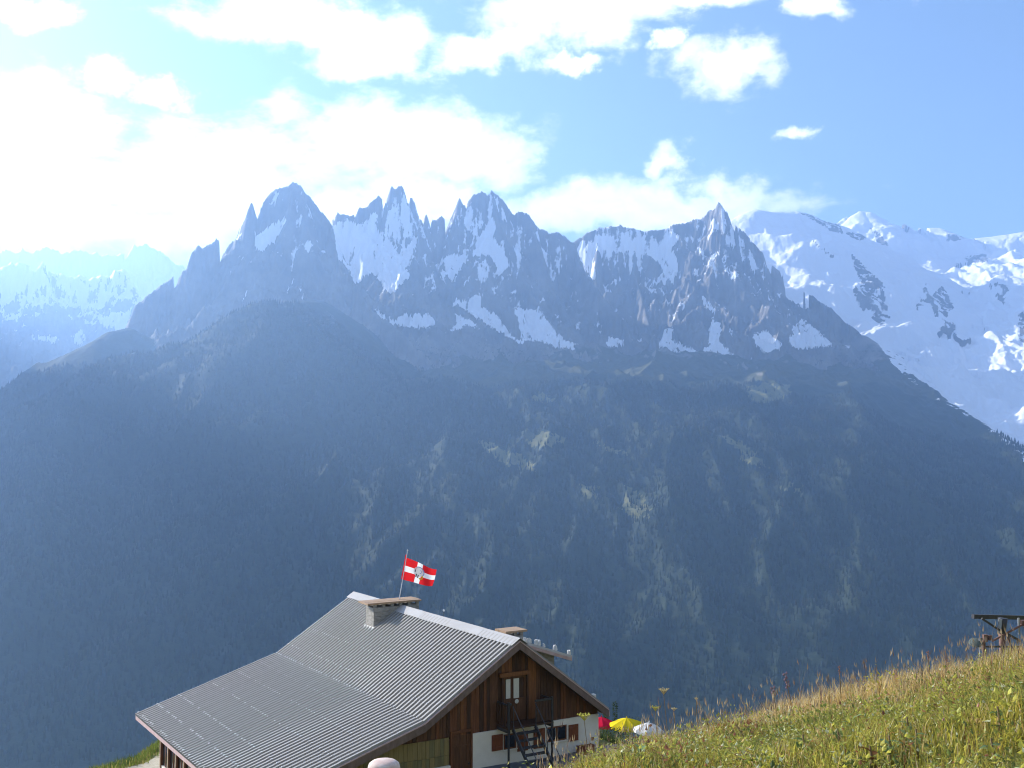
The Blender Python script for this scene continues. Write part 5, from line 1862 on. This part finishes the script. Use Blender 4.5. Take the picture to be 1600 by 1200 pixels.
umbel(1405, 1082, 13.2, 0.03, M['umbel_y'], 'small yellow-green bud at the foot of the straw brow', 10, 0.0, 0.3)


def spike(u, v, d, h_head, w, mat, lab, lean=0.06, n=14):
    top = at(u, v, d)
    gz = float(ground(top[0], top[1]))
    o = empty('wildflower', (top[0] + lean, top[1], gz))
    tag(o, lab, 'wildflower')
    h = top[2] - gz
    MB().tube([(0, 0, -0.05), (-lean * 0.35, 0, h * 0.5), (-lean, 0, h)], [0.007, 0.006, 0.003], 6).build('stem', M['stem'], o)
    hm = MB()
    for k in range(n):
        f = k / n
        zz = h - h_head * f
        an = k * 2.4
        c = Vector((-lean * (zz / h) ** 1.6 + math.cos(an) * w, math.sin(an) * w, zz))
        q = w * 0.75
        hm.add([c + Vector((q, 0, 0)), c + Vector((0, q, 0)), c + Vector((-q, 0, 0)), c + Vector((0, -q, 0)), c + Vector((0, 0, q * 1.6)), c - Vector((0, 0, q * 1.2))],
               [(0, 1, 4), (1, 2, 4), (2, 3, 4), (3, 0, 4), (1, 0, 5), (2, 1, 5), (3, 2, 5), (0, 3, 5)])
    hm.build('flower_head', mat, o)


spike(1226, 1052, 14.0, 0.20, 0.022, M['purple'], 'tall stalk with a nodding purple-grey plume above the mid brow', 0.10, 10)
spike(1207, 1074, 14.0, 0.12, 0.022, M['purple'], 'shorter purple-grey plume just left of the tall nodding one', 0.06, 7)
spike(1400, 1046, 13.4, 0.22, 0.013, M['pink_spike'], 'thick upright reddish seed spike on the brow', 0.0, 16)
spike(1449, 1018, 13.2, 0.10, 0.010, M['pink_spike'], 'tallest thin stalk on the brow, left of the pylon', 0.03, 8)
spike(1479, 1031, 13.2, 0.12, 0.009, M['pink_spike'], 'straight stalk on the brow nearer the pylon', 0.0, 10)
spike(1311, 1041, 13.6, 0.11, 0.010, M['pink_spike'], 'slim stalk standing alone above the middle of the brow', 0.02, 8)
spike(1150, 1132, 11.0, 0.10, 0.010, M['stem'], 'dark dead stalk leaning left across the lower meadow', 0.16, 8)
spike(1168, 1135, 11.2, 0.10, 0.010, M['stem'], 'dark dead stalk right of the leaning one in the lower meadow', 0.12, 8)


# small conifers behind the chalet corner
def conifer(u, v, d, lab, rad):
    top = at(u, v, d)
    gz = float(ground(top[0], top[1]))
    h = top[2] - gz
    o = empty('conifer_tree', (top[0], top[1], gz))
    tag(o, lab, 'tree', 'young conifers behind the terrace')
    MB().tube([(0, 0, -0.3), (0, 0, h * 0.95)], [0.07, 0.01], 8).build('trunk', M['wood_dark'], o)
    n = 1500
    f = rng.uniform(0.0, 1, n) ** 0.8
    r = rad * (1 - f) * (0.55 + 0.45 * np.abs(np.sin(f * 24))) * np.sqrt(rng.uniform(0.1, 1, n)) + 0.03
    an = rng.uniform(0, 6.28, n)
    P = np.stack([r * np.cos(an), r * np.sin(an), h * (0.1 + 0.9 * f)], -1)
    L = rng.uniform(0.10, 0.22, n)
    C = np.where((rng.uniform(0, 1, n) < 0.25)[:, None], np.array([0.10, 0.13, 0.03]), np.array([0.035, 0.06, 0.018])) * rng.uniform(0.7, 1.3, n)[:, None]
    vs, tr, cc = leaf_mesh(P, L, L * 0.35, an + rng.uniform(-0.5, 0.5, n), rng.uniform(-0.4, 0.5, n), C)
    me = mesh_arrays('crown', vs, tris=tr)
    add_attr(me, 'Col', np.concatenate([cc, np.ones((len(cc), 1))], 1), 'FLOAT_COLOR')
    link('crown', me, o, M['foliage'])


conifer(961, 1097, 74.0, 'slender young conifer rising behind the red and yellow parasols', 0.75)
conifer(947, 1108, 72.0, 'bushy young conifer at the chalet corner behind the red parasol', 0.9)


def shrub(u, v, d, lab, rad, hgt):
    top = at(u, v, d)
    gz = float(ground(top[0], top[1]))
    o = empty('shrub', (top[0], top[1], gz))
    tag(o, lab, 'shrub', 'shrubs round the terrace')
    for k in range(4):
        a = k * 1.6
        MB().tube([(0, 0, -0.1), (math.cos(a) * rad * 0.5, math.sin(a) * rad * 0.5, (top[2] - gz) * 0.7)], [0.03, 0.008], 5).build('stem', M['stem'], o)
    n = 1300; h = top[2] - gz
    q = rng.normal(0, 1, (n, 3)); q /= np.linalg.norm(q, axis=1)[:, None]
    rr = rng.uniform(0.35, 1, n) ** 0.5
    P = np.stack([q[:, 0] * rad * rr, q[:, 1] * rad * rr, h * 0.5 + q[:, 2] * h * 0.5 * rr], -1)
    L = rng.uniform(0.07, 0.15, n)
    C = np.where((rng.uniform(0, 1, n) < 0.3)[:, None], np.array([0.12, 0.14, 0.03]), np.array([0.04, 0.065, 0.018])) * rng.uniform(0.7, 1.3, n)[:, None]
    vs, tr, cc = leaf_mesh(P, L, L * 0.6, rng.uniform(0, 6.28, n), rng.uniform(-0.6, 0.8, n), C)
    me = mesh_arrays('leaves', vs, tris=tr)
    add_attr(me, 'Col', np.concatenate([cc, np.ones((len(cc), 1))], 1), 'FLOAT_COLOR')
    link('leaves', me, o, M['foliage'])


shrub(990, 1120, 66.0, 'dark green shrub behind the yellow parasol', 1.5, 1)
shrub(955, 1138, 57.0, 'dark green shrub under the red parasol', 1.2, 1)

# ------------------------------------------------------------------ the air of the valley
hz_ = MB(); hz_.box(-20000, 20000, -3500, 20000, -910, 3150)
hm_ = bpy.data.materials.new('haze')
hm_.use_nodes = True
nt = hm_.node_tree
nt.nodes.clear()
ho = nt.nodes.new('ShaderNodeOutputMaterial')
pv_ = nt.nodes.new('ShaderNodeVolumePrincipled')
pv_.inputs['Color'].default_value = (0.37, 0.59, 0.97, 1)
pv_.inputs['Density'].default_value = 8.0e-5
pv_.inputs['Anisotropy'].default_value = 0.6
nt.links.new(pv_.outputs[0], ho.inputs['Volume'])
tag(hz_.build('haze', hm_), 'blue morning haze filling the valley', 'haze', kind='stuff')
